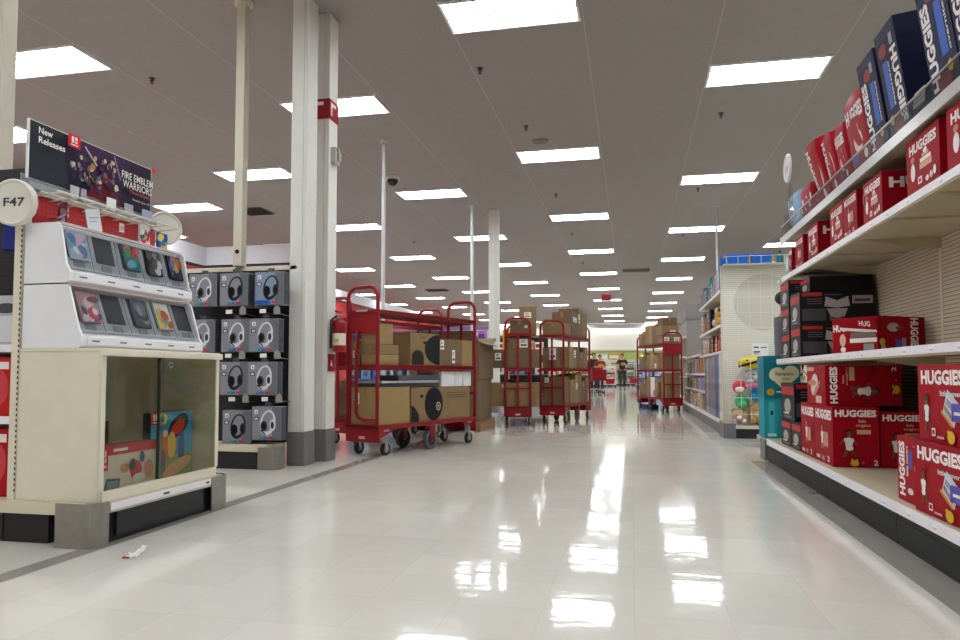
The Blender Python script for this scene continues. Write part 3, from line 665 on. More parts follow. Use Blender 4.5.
b = MB(); b.box(-0.05, -0.003, 0, 0.05, 0.003, 0.04, PWHITE); b.box(-.03, -.0035, .012, .02, -.003, .028, C('6a6a70')); b.cyl((0, 0.003, .02), (0, 0.265, .025), .004, STEEL, 8); tag(b.build('price_tag', None, (-2.99, 3.03, 1.37)), 'white price tag on a peg under the F47 sign', 'price tag')

# crumpled paper on the floor
b = MB(); rr = random.Random(3); t_ = bmesh.new(); bmesh.ops.create_grid(t_, x_segments=9, y_segments=5, size=0.5)
for v in t_.verts:
    v.co = Vector((v.co.x * 0.075 + 0.01 * math.sin(v.co.y * 9), v.co.y * 0.03 + rr.uniform(-.006, .006), max(0.001, 0.012 + 0.045 * max(0, v.co.x * 1.8) + rr.uniform(-.011, .011))))
b.merge(t_, C('f0efec', .6)); b.box(-0.055, -0.012, 0.001, -0.02, 0.01, 0.008, C('b53a3e'), .002)
tag(b.build('paper_scrap', None, (-2.115, 2.74, 0.0), 0.35), 'crumpled white and red paper scrap on the floor by the display case', 'litter')

# ------------------------------------------------------------------ headset shelving
t = thing('headset_shelving', 'black pegboard shelving with cream base behind the display case', 'shelving', (-3.4, 5.7, 0))
def K(b): b.X = Matrix.Translation((3.4, -5.7, 0)); return b
b = K(MB()); b.box(-4.3, 5.74, 0.2, -2.875, 5.77, 1.74, PEGBLK); b.box(-4.3, 5.725, 1.715, -2.875, 5.78, 1.755, CREAM, .004); b.box(-2.885, 5.73, 0.2, -2.87, 5.78, 1.72, BLACK); b.build('pegboard', t)
b = K(MB()); b.box(-4.3, 5.42, 0.145, -2.99, 5.77, 0.199, CREAMDECK, .003); b.box(-2.99, 5.45, 0.145, -2.985, 5.72, 0.199, CREAMDECK); b.build('base_deck', t)
b = K(MB()); b.box(-4.3, 5.44, 0, -3.02, 5.72, 0.145, BLACK); b.build('kick_plate', t)
b = K(MB()); pr_ = [(-3.05, 5.41)] + arc(-2.95, 5.48, 0.07, -PI / 2, 0, 8) + [(-2.88, 5.57)]; inn = [(-2.886, 5.57)] + arc(-2.95, 5.48, 0.064, 0, -PI / 2, 8) + [(-3.05, 5.416)]
b.prism(pr_ + inn, 'z', 0, 0.185, ALU); b.build('corner_guard', t)
b = K(MB()); b.box(-4.3, 5.732, 1.60, -2.88, 5.74, 1.63, C('b9b2a0')); b.build('top_strip', t)
CAT = {'black': ('2a2b30', '16171a'), 'white': ('cfd0d4', '3a3b40')}
def headset_box(x, y, z, kind, label, w=0.27, h=0.285, dp=0.10, art_on=True, blue=False, rod=True):
    b = MB(); b.box(-w / 2, 0, 0, w / 2, dp, h, C('7b7c83', .4), .003)
    f = Face(b, (-w / 2, 0, 0), (1, 0, 0), (0, 0, 1), w, h)
    f.rect(.02, .02, .98, .98, C('85868e' if not blue else '7f8ca4', .4)); f.rect(.7, .02, .98, .98, C('696a71', .4))
    if art_on:
        m = C(CAT[kind][0], .4); m2 = C(CAT[kind][1], .4)
        f.ell(.55, .52, .26, .38, m, 24, rot=-.2); f.ell(.55, .55, .19, .30, C('85868e' if not blue else '7f8ca4', .4), 24, rot=-.2)
        f.ell(.42, .42, .12, .16, m2, 18); f.ell(.72, .45, .10, .17, m, 18); f.ell(.71, .45, .06, .11, m2, 14); f.ell(.42, .42, .07, .10, C('0d0d10', .4), 14)
        f.poly([(.3, .3), (.34, .33), (.5, .17), (.47, .15)], m2)
        f.rect(.10, .78, .22, .9, PWHITE); f.rect(.13, .8, .19, .86, C('85868e', .4)); f.rect(.07, .58, .24, .68, C('2e3a5a' if blue else '26272c', .4)); f.rect(.1, .60, .21, .66, C('c9cad0', .4))
        f.rect(.42, .04, .56, .11, C('2b6fc0', .4)); f.rect(.6, .04, .74, .11, C('c4343c', .4)); f.rect(.28, .04, .4, .1, C('2f8f8a', .4))
        if blue: f.rect(.02, .02, .5, .14, C('2458a8', .4))
    s = Face(b, (w / 2, 0, 0), (0, 1, 0), (0, 0, 1), dp, h); s.rect(.03, .02, .97, .98, C('4c4d53', .4)); s.rect(.3, .45, .7, .7, C('55565c', .4))
    if rod: b.box(-.03, dp * .3, h, .03, dp * .3 + .004, h + .035, C('55565c', .4)); 
    if rod: b.cyl((0, dp * .3, h + .02), (0, 5.729 - y, h + .024), .004, STEEL, 6)
    return tag(b.build('headset_box', None, (x, y, z)), label, 'headset box', 'headset boxes on the black pegboard')
hb = [(-3.70, 1.385, 'white', 'grey box with a white headset at the left of the top row', 0),
      (-3.40, 1.385, 'black', 'grey box with a black headset in the middle of the top row', 0),
      (-3.01, 1.385, 'black', 'grey box with big black headset and blue corner, right end of top row', 1),
      (-3.71, 0.985, 'white', 'grey box with a white headset at the left of the second row', 0),
      (-3.38, 0.985, 'white', 'grey box with a pale headset in the middle of the second row', 0),
      (-3.055, 0.985, 'white', 'grey box with a pale headset at the right of the second row', 0),
      (-3.385, 0.615, 'black', 'grey box with a black headset in the middle of the third row', 0),
      (-3.06, 0.615, 'white', 'grey box with a pale headset at the right of the third row', 0),
      (-3.352, 0.20, 'black', 'grey box with a black headset standing at the middle of the shelf base', 0),
      (-3.02, 0.235, 'white', 'grey box with a pale headset low at the right of the bottom row', 0)]
for x, z, k, l, bl in hb:
    headset_box(x + (.04 if x < -3.2 else -.015), 5.52, z, k, l, blue=bool(bl), rod='standing' not in l)
headset_box(-3.215, 5.63, 1.375, 'black', 'plain dark back box hanging right of the middle box in the top row', .2, .28, .09, art_on=False)
headset_box(-3.33, 5.635, 0.2, 'black', 'plain dark back box behind the standing box on the shelf base', .27, .28, .08, art_on=False, rod=False)
def tag_hook(x, z, label, arrow=False):
    t = thing('peg_hook', label, 'peg hook', (x, 5.738, z), 0, 'peg hooks with tags on the black pegboard')
    b = MB(); b.cyl((0, 0, 0), (0, -0.22, 0.012), .004, STEEL, 8); b.build('rod', t)
    b = MB(); b.box(-.03, -.224, 0, .03, -.22, .035, PWHITE) if arrow else b.prism([(-.03, 0), (.03, 0), (.03, .05), (0, .08), (-.03, .05)], 'y', -.224, -.22, C('8a8683')); b.build('tag', t)
for i, (x, z) in enumerate(((-3.40, 1.315), (-3.08, 1.315), (-3.40, .935), (-3.07, .935), (-3.36, .562), (-3.05, .565))):
    rn = ('second', 'third', 'bottom')[i // 2]; cn = ('middle', 'right')[i % 2]
    tag_hook(x, z, 'peg hook with a white tag above the %s box of the %s row' % (cn, rn), True)
    tag_hook(x + .13, z - .01, 'peg hook with a grey tag beside and above the %s box of the %s row' % (cn, rn))

# ------------------------------------------------------------------ red stock carts
HL, HW = 0.875, 0.19
def make_cart(label, loc, rotz, panel=True, loop=True, bar=True):
    t = thing('stock_cart', label, 'cart', loc, rotz, 'red three-tier stock carts')
    b = MB(); b.box(-HW - .02, -HL, 0.255, HW + .02, HL, 0.297, RED, .004); b.build('deck', t)
    for s in (-1, 1):
        b = MB(); y = s * HL; b.box(-HW - .022, min(y, y - s * .03), 0.135, HW + .022, max(y, y - s * .03), 0.30, RED, .004)
        if s < 0: f = Face(b, (-HW, y - .0005, .135), (1, 0, 0), (0, 0, 1), 2 * HW, .165); f.rect(.4, .18, .6, .34, C('d9a9a4', .5))
        for q in (-1, 1):
            z0 = .16; b.prism([(y, .16), (y - s * .28, .255), (y, .255)], 'x', q * HW - .008, q * HW + .008, RED)
        b.build('end_skirt', t)
        r = .185; path = [(-HW, y, .29)] + [(-HW, y, z) for z in (.8, 1.2)] + [(-HW + .11 - .11 * math.cos(a), y, 1.535 + .11 * math.sin(a)) for a in [PI / 2 * i / 6 for i in range(7)]] + [(HW - .11 + .11 * math.sin(a), y, 1.535 + .11 * math.cos(a)) for a in [PI / 2 * i / 6 for i in range(7)]] + [(HW, y, z) for z in (1.2, .8, .29)]
        b = MB(); b.tube(path, .019, RED, 10); b.build('hoop', t)
        for z in (.885, 1.42): b = MB(); b.box(-HW, y - .015, z - .045, HW, y + .015, z, RED); b.build('cross_bar', t)
        if bar or s > 0: b = MB(); b.box(-.016, y - .008, .30, .016, y + .008, 1.40, RED); b.build('upright_bar', t)
        if not (loop and s < 0): b = MB(); b.box(-HW, y - .008, .56, HW, y + .008, .585, RED); b.build('cross_bar', t)
    for z, th in ((.885, .04), (1.42, .035)):
        b = MB(); b.box(-HW - .015, -HL, z - th, HW + .015, HL, z - .003, RED, .003)
        for q in (-1, 1): b.box(q * (HW + .005) - .01, -HL, z - th - .005, q * (HW + .005) + .01, HL, z, RED)
        b.build('shelf', t)
    if panel:
        b = MB(); b.prism([(-HW, 1.41), (-HW, 1.27)] + [(-HW + .06 - .06 * math.cos(a), 1.25 - .06 * math.sin(a)) for a in [PI / 2 * i / 4 for i in range(5)]] + [(HW - .06 + .06 * math.sin(a), 1.25 - .06 * math.cos(a)) for a in [PI / 2 * i / 4 for i in range(5)]] + [(HW, 1.27), (HW, 1.41)], 'y', -HL - .004, -HL + .004, REDD); b.build('end_panel', t)
    if loop:
        b = MB(); y = -HL - .03
        b.tube([(-.03, y, 1.22), (-.035, y - .02, 1.0), (-.035, y - .02, .5), (-.03, y - .02, .42), (.0, y - .02, .37), (.05, y - .01, .35), (.1, y, .345), (HW, -HL, .345)], .019, RED, 10); b.build('handle_loop', t)
    b = MB(); b.box(-.07, -HL - .025, 1.405, .07, -HL + .03, 1.425, C('b9a2a4', .4)) if loop else b.box(-.02, -HL - .006, 1.5, .02, -HL - .004, 1.503, RED); b.build('latch', t)
    for sx in (-1, 1):
        for sy in (-1, 1):
            c = (sx * (HW - .02), sy * (HL - .13)); b = MB()
            b.box(c[0] - .03, c[1] - .04, .235, c[0] + .03, c[1] + .04, .256, STEEL); 
            for q in (-1, 1): b.prism([(c[1] - .03, .235), (c[1] + .03, .235), (c[1] + .035, .06), (c[1] + .005, .04)], 'x', c[0] + q * .02 - .003, c[0] + q * .02 + .003, STEEL)
            k = b.build('caster', t); b = MB(); b.cyl((c[0] - .015, c[1] + .02, .0625), (c[0] + .015, c[1] + .02, .0625), .0615, TYRE, 22); b.cyl((c[0] - .0165, c[1] + .02, .0625), (c[0] + .0165, c[1] + .02, .0625), .034, C('8f9094', .4), 16); b.build('wheel', k)
        b = MB(); b.cyl((sx * (HW - .01) - .022, .0, .1015), (sx * (HW - .01) + .022, 0, .1015), .1, GTYRE if sx > 0 else TYRE, 28); b.cyl((sx * (HW - .01) - .024, 0, .1015), (sx * (HW - .01) + .024, 0, .1015), .062, TYRE, 22)
        b.cyl((sx * (HW - .01) - .03, 0, .1015), (sx * (HW - .01) + .03, 0, .1015), .02, STEEL, 12); b.prism([(-.05, .255), (.05, .255), (.02, .09), (-.02, .09)], 'x', sx * (HW - .01) - .036, sx * (HW - .01) - .028, RED); b.prism([(-.05, .255), (.05, .255), (.02, .09), (-.02, .09)], 'x', sx * (HW - .01) + .028, sx * (HW - .01) + .036, RED)
        b.build('center_wheel', t)
    return t
D2R = PI / 180
def cart_dir(loc, deg):
    a = deg * D2R
    return lambda lx, ly, z=0: (loc[0] + lx * math.cos(a) - ly * math.sin(a), loc[1] + lx * math.sin(a) + ly * math.cos(a), z)
def carton(label, group, loc, dx, dy, dz, rotz, tone=0, labels=(), tape=True, prints=None, m=None, gap=False):
    mm = m or CARD[tone % len(CARD)]
    b = MB(); b.box(-dx / 2, -dy / 2, 0, dx / 2, dy / 2, dz, mm, .003)
    if prints: prints(faces_of(b, dx, dy, dz))
    o = b.build('cardboard_carton' if m is None else 'white_carton', None, loc, rotz); tag(o, label, 'carton', group)
    if tape:
        b = MB(); q = .022; e = .0012; d = min(.09, dz * .35)
        if dx < dy: b.box(-q, -dy / 2 - e, dz, q, dy / 2 + e, dz + e, TAPE); b.box(-q, -dy / 2 - e, dz - d, q, -dy / 2, dz + e, TAPE); b.box(-q, dy / 2, dz - d, q, dy / 2 + e, dz + e, TAPE)
        else: b.box(-dx / 2 - e, -q, dz, dx / 2 + e, q, dz + e, TAPE); b.box(-dx / 2 - e, -q, dz - d, -dx / 2, q, dz + e, TAPE); b.box(dx / 2, -q, dz - d, dx / 2 + e, q, dz + e, TAPE)
        b.build('packing_tape', o)
    for (fc, u0, v0, u1, v1) in labels:
        b = MB(); f = faces_of(b, dx, dy, dz)[fc]; f.o += f.N * .001; f.rect(u0, v0, u1, v1, PAPER); du, dv = u1 - u0, v1 - v0
        f.rect(u0 + .15 * du, v0 + .2 * dv, u1 - .15 * du, v0 + .38 * dv, INK); f.rect(u0 + .15 * du, v0 + .6 * dv, u0 + .6 * du, v0 + .68 * dv, INK); f.rect(u0 + .15 * du, v0 + .75 * dv, u0 + .7 * du, v0 + .82 * dv, INK)
        b.build('shipping_label', o)
    return o
def load(P, deg, lst, group):
    for (label, lx0, lx1, ly0, ly1, z0, z1, tone, kw) in lst:
        x, y, _ = P((lx0 + lx1) / 2, (ly0 + ly1) / 2)
        carton(label, group, (x, y, z0), lx1 - lx0, ly1 - ly0, z1 - z0, deg * D2R, tone, **kw)
ZD, ZM, ZT = .2975, .8855, 1.4205
# the large near cart
loc = (-2.275, 7.35, 0); deg = -19.8; P = cart_dir(loc, deg); G = 'cartons on the large red cart'
make_cart('near red three-tier stock cart beside the twin columns, loaded with cartons', loc, deg * D2R, bar=False)
BKP = C('1e1e20', .5)
def pr_low(F):
    f = F['+X']; f.ell(.36, .5, .15, .5, BKP, 28); f.ell(.435, .42, .038, .13, C('c9b489', .5), 22); f.ell(.435, .42, .027, .095, BKP, 22); f.ell(.435, .42, .011, .05, C('c9b489', .5), 16)
    f.poly([(.0, .0), (.12, .0), (.12, .2)] + [(.12 - .12 * i / 8, .2 + .28 * math.sin(i / 8 * PI / 2)) for i in range(9)], BKP); f.ell(.16, .74, .028, .05, BKP, 14)
    for k in range(3): f.rect(.58, .8 - k * .07, .92, .815 - k * .07, C('5a4630', .6))
    f = F['-Y']; f.ell(.5, .35, .4, .3, C('221d18', .6))
def pr_up(F):
    f = F['+X']; f.poly([(1, .02)] + [(1 - .52 * math.cos(a), .5 + .48 * math.sin(a)) for a in [-PI / 2 + PI * i / 16 for i in range(17)]] + [(1, .98)], BKP)
    f.poly([(.05, .02)] + [(.25 - .2 * math.cos(a), .25 + .22 * math.sin(a)) for a in [PI * i / 10 for i in range(11)]] + [(.45, .02)], C('2c2824', .5)); f.ell(.5, .7, .08, .05, BKP, 14, rot=-.2); f.poly([(.3, .99), (.36, .86), (.44, .82), (.52, .86), (.6, .99), (.57, .99), (.5, .89), (.38, .89), (.33, .99)], C('6d5434', .6))
load(P, deg, [
    ('plain tan carton at the near end of the bottom deck of the large red cart', -.18, .17, -.83, -.34, ZD, .665, 3, dict(labels=[('-Y', .1, .55, .3, .85)])),
    ('long carton printed with a black disc and ring on the near red cart bottom deck', -.17, .172, -.32, .79, ZD, .655, 1, dict(prints=pr_low, tape=False)),
    ('flat carton, lower of two at the near end of the near cart middle shelf', -.05, .172, -.835, -.53, ZM, .985, 3, {}),
    ('flat carton, upper of two at the near end of the near cart middle shelf', -.06, .172, -.835, -.535, .987, 1.085, 1, {}),
    ('small carton topmost of the stack at the near end of the near cart middle shelf', -.05, .172, -.835, -.62, 1.087, 1.29, 3, {}),
    ('labelled carton behind the stack at the near end of the near cart middle shelf', -.18, -.07, -.835, -.5, ZM, 1.12, 0, dict(labels=[('-Y', .2, .3, .8, .6)])),
    ('carton with a black half disc printed on it on the near red cart middle shelf', -.17, .172, -.34, .18, ZM, 1.225, 1, dict(prints=pr_up)),
    ('carton with two white labels on the near red cart middle shelf', -.17, .172, .19, .62, ZM, 1.18, 4, dict(labels=[('+X', .02, .6, .18, .95), ('+X', .55, .1, .68, .6)])),
    ('yellowish carton at the far end of the middle shelf of the large red cart', -.16, .172, .63, .845, ZM, 1.18, 3, {}),
], G)
for i, (lx0, lx1, ly0, ly1, z, h, c, l) in enumerate(((-.17, .15, -.8, .2, .668, .035, '44474e', 'dark flat carton lying on the lower cartons'), (-.16, .165, -.78, .18, .704, .022, 'a9adb8', 'silver flat carton lying on the dark one'), (-.16, .15, -.5, .22, .727, .055, '5b5c60', 'grey flat carton lying on the silver one'))):
    x, y, _ = P((lx0 + lx1) / 2, (ly0 + ly1) / 2)
    flatbox('flat_carton', l + ' of the near red cart', 'carton', (x, y, z), lx1 - lx0, ly1 - ly0, h, C(c, .35), lambda F: None, 'flat cartons on the large red cart', deg * D2R)
for ly0, ly1, l in ((.24, .5, 'first'), (.51, .66, 'second'), (.67, .84, 'third')):
    x, y, _ = P(0, (ly0 + ly1) / 2)
    carton('white carton, %s from the middle, on the long carton of the large red cart' % l, 'white cartons on the large red cart', (x, y, .657), .32, ly1 - ly0 - .004, .165, deg * D2R, m=C('dcdcdf', .5), tape=False)
# the cart half hidden by the columns
loc = (-2.93, 8.27, 0); deg = -20; P = cart_dir(loc, deg)
make_cart('red stock cart half hidden behind the twin columns', loc, deg * D2R, panel=False, loop=False)
load(P, deg, [('carton on the bottom deck of the cart behind the columns', -.17, .172, -.83, -.2, ZD, .72, 4, {}), ('second carton on the bottom deck of the cart behind the columns', -.17, .17, -.18, .6, ZD, .70, 1, {}),
    ('carton on the middle shelf of the cart behind the columns', -.17, .17, -.5, .5, ZM, 1.2, 2, {})], 'cartons on the cart behind the columns')
x, y, _ = P(0, -.68); b = MB(); b.box(-.15, -.14, 0, .15, .14, .16, C('7c1a22', .3), .01); tag(b.build('plastic_tote', None, (x, y, ZM), deg * D2R), 'dark red plastic tote on the cart behind the columns, below the extinguisher', 'tote')
# end-on cart
loc = (-1.84, 11.56, 0); deg = 9; P = cart_dir(loc, deg); G = 'cartons on the cart seen end-on'
make_cart('red stock cart seen end-on with wide cartons sticking out both sides', loc, deg * D2R, panel=False, loop=False)
load(P, deg, [
    ('wide two-tier carton on the bottom deck of the end-on cart', -.41, .33, -.84, -.35, ZD, .66, 1, dict(labels=[('-Y', .22, .8, .32, .95)])),
    ('wide carton with a label at its left on the middle shelf of the end-on cart', -.38, .33, -.84, -.4, ZM, 1.17, 4, dict(labels=[('-Y', .04, .4, .18, .8)])),
    ('small carton on the wide carton of the end-on cart', -.15, .17, -.82, -.45, 1.172, 1.345, 0, dict(labels=[('-Y', .55, .15, .95, .9)])),
    ('carton behind the hoop on top of the end-on cart', -.12, .18, -.80, -.4, ZT, 1.62, 2, dict(labels=[('-Y', .75, .4, .9, .6)])),
    ('tallest carton on top of the end-on cart', .02, .30, -.36, .2, ZT, 1.87, 1, dict(labels=[('-Y', .3, .6, .7, .8)])),
    ('carton at the back of the bottom deck of the end-on cart', -.17, .17, -.3, .8, ZD, .7, 2, {}),
    ('carton at the back of the middle shelf of the end-on cart', -.17, .17, -.3, .8, ZM, 1.3, 0, {}),
], G)
x, y, _ = P(-.3, -.5, 0)
# third cart
loc = (-1.093, 12.146, 0); deg = -10; P = cart_dir(loc, deg); G = 'cartons on the third red cart'
make_cart('red stock cart, tall with cartons, standing right of the end-on cart', loc, deg * D2R, panel=False, loop=False)
lst = [
    ('carton behind the end bars on the bottom deck of the third cart', -.17, .165, -.83, -.45, ZD, .75, 4, dict(labels=[('-Y', .1, .8, .3, .97)])),
    ('big labelled carton behind the end bars on the middle shelf of the third cart', -.17, .15, -.83, -.5, ZM, 1.22, 0, dict(labels=[('-Y', .35, .4, .7, .95)])),
    ('carton framed by the near hoop on top of the third cart', -.17, .165, -.83, -.3, ZT, 1.62, 1, {}),
    ('tall carton on top of the third cart behind the hoop', -.17, .17, -.28, .12, ZT, 1.83, 2, dict(labels=[('+X', .2, .6, .8, .8)])),
    ('tallest carton at the far end of the top shelf of the third cart', -.17, .17, .14, .45, ZT, 1.92, 4, dict(labels=[('+X', .1, .5, .4, .8)])),
    ('last tall carton at the far end of the top of the third cart', -.17, .165, .47, .82, ZT, 1.86, 0, {}),
]
for k, (a, b_, h, tone) in enumerate(((-.47, -.2, 1.24, 3), (-.19, .02, 1.22, 1), (.03, .22, 1.25, 2), (.23, .5, 1.17, 4), (.51, .8, 1.26, 0))):
    lst.append(('upright carton, %s from the hoop, on the middle shelf of the third cart' % ordn[k], -.17, .172, a, b_, ZM, h, tone, dict(labels=[('+X', .1, .55, .7, .9)]) if k == 1 else {}))
for k, (a, b_, h, tone) in enumerate(((-.43, -.1, .70, 1), (-.09, .12, .78, 3), (.13, .36, .80, 0), (.37, .6, .66, 4), (.61, .8, .74, 2))):
    lst.append(('upright carton, %s from the hoop, on the bottom deck of the third cart' % ordn[k], -.17, .172, a, b_, ZD, h, tone, dict(labels=[('+X', .2, .5, .7, .7)]) if k == 1 else {}))
load(P, deg, lst, G)
# right cart
loc = (.565, 15.96, 0); deg = 17; P = cart_dir(loc, deg); G = 'cartons on the red cart right of the aisle'
make_cart('red stock cart far down the right of the aisle beside the toy shelving', loc, deg * D2R, loop=False)
lst = [
    ('carton behind the end bars on the bottom deck of the right cart', -.12, .165, -.83, -.5, ZD, .82, 1, {}),
    ('carton behind the end bars on the middle shelf of the right cart', -.17, .165, -.83, -.5, ZM, 1.24, 4, {}),
    ('carton with white labels at the near end of the top of the right cart', -.17, .17, -.83, -.4, ZT, 1.60, 0, dict(labels=[('-Y', .05, .3, .35, .75), ('-Y', .65, .3, .95, .75)])),
    ('second carton of the stack at the near end of the top of the right cart', -.2, .165, -.80, -.42, 1.602, 1.79, 1, dict(labels=[('-Y', .5, .1, .8, .5)])),
    ('topmost carton of the stack at the near end of the top of the right cart', -.17, .14, -.78, -.45, 1.792, 1.97, 2, {}),
]
for k, (a, b_, h, tone) in enumerate(((-.38, -.12, 1.83, 4), (-.11, .12, 1.85, 3), (.13, .36, 1.85, 1), (.37, .56, 1.74, 2), (.57, .82, 1.70, 0))):
    lst.append(('upright carton, %s from the stacked ones, on the top shelf of the right cart' % ordn[k], -.17, .17, a, b_, ZT, h, tone, {}))
for k, (a, b_, h, tone) in enumerate(((-.48, -.2, 1.20, 1), (-.19, .06, 1.25, 3), (.07, .3, 1.22, 0), (.31, .5, 1.26, 2), (.51, .8, 1.18, 4))):
    lst.append(('upright carton, %s from the near end, on the middle shelf of the right cart' % ordn[k], -.172, .17, a, b_, ZM, h, tone, dict(labels=[('-X', .2, .1, .6, .4)]) if k == 0 else {}))
for k, (a, b_, h, tone) in enumerate(((-.48, -.25, .62, 1), (.06, .3, .74, 0), (.31, .55, .66, 2), (.56, .8, .6, 4))):
    lst.append(('upright carton, %s from the near end, on the bottom deck of the right cart' % ordn[k], -.172, .17, a, b_, ZD, h, tone, {}))
load(P, deg, lst, G)
x, y, _ = P(-.02, -.1); carton('white upright carton with a red corner on the bottom deck of the right cart', None, (x, y, ZD), .3, .28, .42, deg * D2R, m=C('d9d8da', .5), tape=False, prints=lambda F: F['-X'].rect(.7, .05, .98, .35, C('9c1420')))
x, y, _ = P(0.02, -.25, 0); b = MB(); b.box(-.2, -.25, 0, .2, .25, .03, CARD[3], .003); tag(b.build('cardboard_flat', None, (P(.16, -.17)[0], P(.16, -.17)[1], 1.853), deg * D2R), 'loose flat cardboard sheet sticking out on top of the right cart', 'cardboard')
b = MB(); b.box(-.13, -.2, 0.001, .13, .2, .11, C('23386e', .4), .01); tag(b.build('blue_bin', None, (P(-.05, .45)[0], P(-.05, .45)[1], 0.0), deg * D2R), 'small dark blue bin on the floor under the right cart', 'bin')
# big cartons on pallets
def pallet(label, loc, w, d, rotz=0):
    t = thing('wooden_pallet', label, 'pallet', loc, rotz); WD = mat('pallet_wood', '8a6a45', .8, var=.2)
    for k in range(6): b = MB(); y = -d / 2 + .05 + k * (d - .1) / 5; b.box(-w / 2, y - .045, .115, w / 2, y + .045, .135, WD); b.build('deck_board', t)
    for x in (-w / 2 + .05, 0, w / 2 - .05): b = MB(); b.box(x - .045, -d / 2, .0, x + .045, d / 2, .115, WD); b.build('bearer', t)
    return t
pallet('wooden pallet under the big cartons behind the large cart', (-2.56, 10.04, 0), 1.06, 1.06)
carton('big dark carton on the pallet behind the large cart', 'cartons on the pallet', (-2.56, 10.04, .136), 0.96, 1.0, .58, 0, 2)
o = carton('big open carton with flared top on the pallet behind the large cart', 'cartons on the pallet', (-2.56, 10.05, .718), 1.0, 1.04, .52, 0, 2, tape=False)
for s, rx in ((-1, .45), (1, -.35)):
    b = MB(); b.box(-.5, 0, 0, .5, s * .3, .006, CARD[2]); f = b.build('flap', o, (0, s * .52, .52)); f.rotation_euler = (-rx * 1.0 if s > 0 else -rx, 0, 0)
for s in (-1, 1):
    b = MB(); b.box(0, -.46, 0, s * .1, .46, .006, CARD[0]); f = b.build('flap', o, (s * .50, 0, .52)); f.rotation_euler = (0, s * .4, 0)

# ------------------------------------------------------------------ baby aisle shelving (right)
XB, XS, XK = 1.90, 1.36, 1.20
t = thing('store_shelving', 'cream shelving run with dark kick plate holding red diaper boxes', 'shelving', (1.5, 4.2, 0))
def K(b): b.X = Matrix.Translation((-1.5, -4.2, 0)); return b
secs = [(1.26, 2.48), (2.48, 3.70), (3.70, 4.92), (4.92, 6.14), (6.14, 6.95)]
for a, e in secs:
    b = K(MB()); b.box(XB, a, .1, XB + .03, e, 2.7, SLAT); b.build('back_panel', t)
    b = K(MB()); b.box(XK + .012, a + .002, 0, XK + .035, e - .002, .148, GREYK, .003); b.box(XK + .008, a + .002, .03, XK + .013, e - .002, .12, GREYK, .002); b.build('kick_plate', t)
    b = K(MB()); b.box(XK + .006, a + .001, .172, XB, e - .001, .198, TANDECK, .002); b.build('base_deck', t)
    b = K(MB()); b.box(XK, a + .001, .15, XK + .006, e - .001, .200, RAIL)
    r = random.Random(int(a * 100))
    for k in range(4): y = a + .1 + k * .28 + r.uniform(0, .1); b.box(XK - .0006, y, .158, XK, y + .05, .188, C('f4f3f6')); b.box(XK - .0009, y + .008, .165, XK - .0006, y + .042, .172, C('c2c1c8'))
    b.build('price_rail', t)
for z, xs, a0 in ((.925, 1.30, .0), (1.678, XS, 0)):
    for a, e in secs:
        b = K(MB()); b.box(xs + .006, a + .001, z - .022, XB, e - .001, z, TANDECK, .002)
        b.box(xs + .006, a + .001, z - .045, xs + .02, e - .001, z - .022, TANDECK)
        for y in (a + .012, e - .012): b.prism([(xs + .06, z - .022), (XB, z - .022), (XB, z - .09), (XB - .12, z - .085)], 'y', y - .006, y + .006, TANDECK)
        b.prism([(xs + .02, z - .022), (XB, z - .022), (XB, z - .034), (xs + .02, z - .034)], 'y', (a + e) / 2 - .05, (a + e) / 2 + .05, TANDECK)
        s = b.build('shelf', t)
        b = K(MB()); b.box(xs, a + .001, z - .035, xs + .006, e - .001, z + .006, RAIL)
        r = random.Random(int(a * 100 + z * 10))
        for k in range(4): y = a + .08 + k * .28 + r.uniform(0, .12); b.box(xs - .0006, y, z - .03, xs, y + .06, z, C('f4f3f6')); b.box(xs - .0009, y + .01, z - .024, xs - .0006, y + .05, z - .016, C('c2c1c8'))
        b.build('price_rail', s)
TILT = 0.14                                   # the top shelf slopes down to its clear fence
def topz(x): return 2.03 + (x - XS) * TILT
for a, e in secs:
    b = K(MB()); b.prism([(XS + .006, 2.008), (XB, topz(XB) - .024), (XB, topz(XB)), (XS + .006, 2.03)], 'y', a + .001, e - .001, TANDECK)
    for y in (a + .012, e - .012): b.prism([(XS + .06, 2.01), (XB, topz(XB) - .024), (XB, 1.98), (XB - .1, 1.985)], 'y', y - .006, y + .006, TANDECK)
    s = b.build('shelf', t)
    b = K(MB()); b.box(XS - .008, a + .001, 1.982, XS + .006, e - .001, 2.044, mat('grey_shelf_edge', 'b4b1b0', .3, .3)); b.build('price_rail', s)
    b = K(MB()); b.box(XS + .004, a + .004, 2.03, XS + .008, e - .004, 2.15, FENCE)
    b.box(XS + .001, a + .004, 2.145, XS + .010, e - .004, 2.153, mat('fence_edge', '8f8b8b', .3)); b.build('clear_fence', s)
b = K(MB())
for y in (1.26, 2.48, 3.70, 4.92, 6.14, 6.95): b.box(XB - .004, y - .015, 0.1, XB + .04, y + .015, 2.75, CREAM)
b.build('uprights', t)
b = K(MB()); b.box(XB + .04, 1.26, 0, XB + .6, 6.95, .2, TANDECK); b.build('rear_base', t)
t2 = thing('endcap_shelving', 'low end base with grey corner guard under the teal packs by the baby shelving', 'shelving', (1.55, 7.226, 0))
b = MB(); b.box(-.34, -.24, .15, .6, .3, .196, TANDECK, .003); b.build('base_deck', t2)
b = MB(); b.box(-.30, -.2, 0, .56, .28, .15, BLACK); b.build('kick_plate', t2)
b = MB(); b.prism([(-.36, -.25), (-.30, -.25), (-.30, -.244), (-.352, -.244), (-.352, -.0), (-.36, -.0)], 'z', 0, .19, mat('grey_corner_guard', '77767a', .45, .5)); b.build('corner_guard', t2)

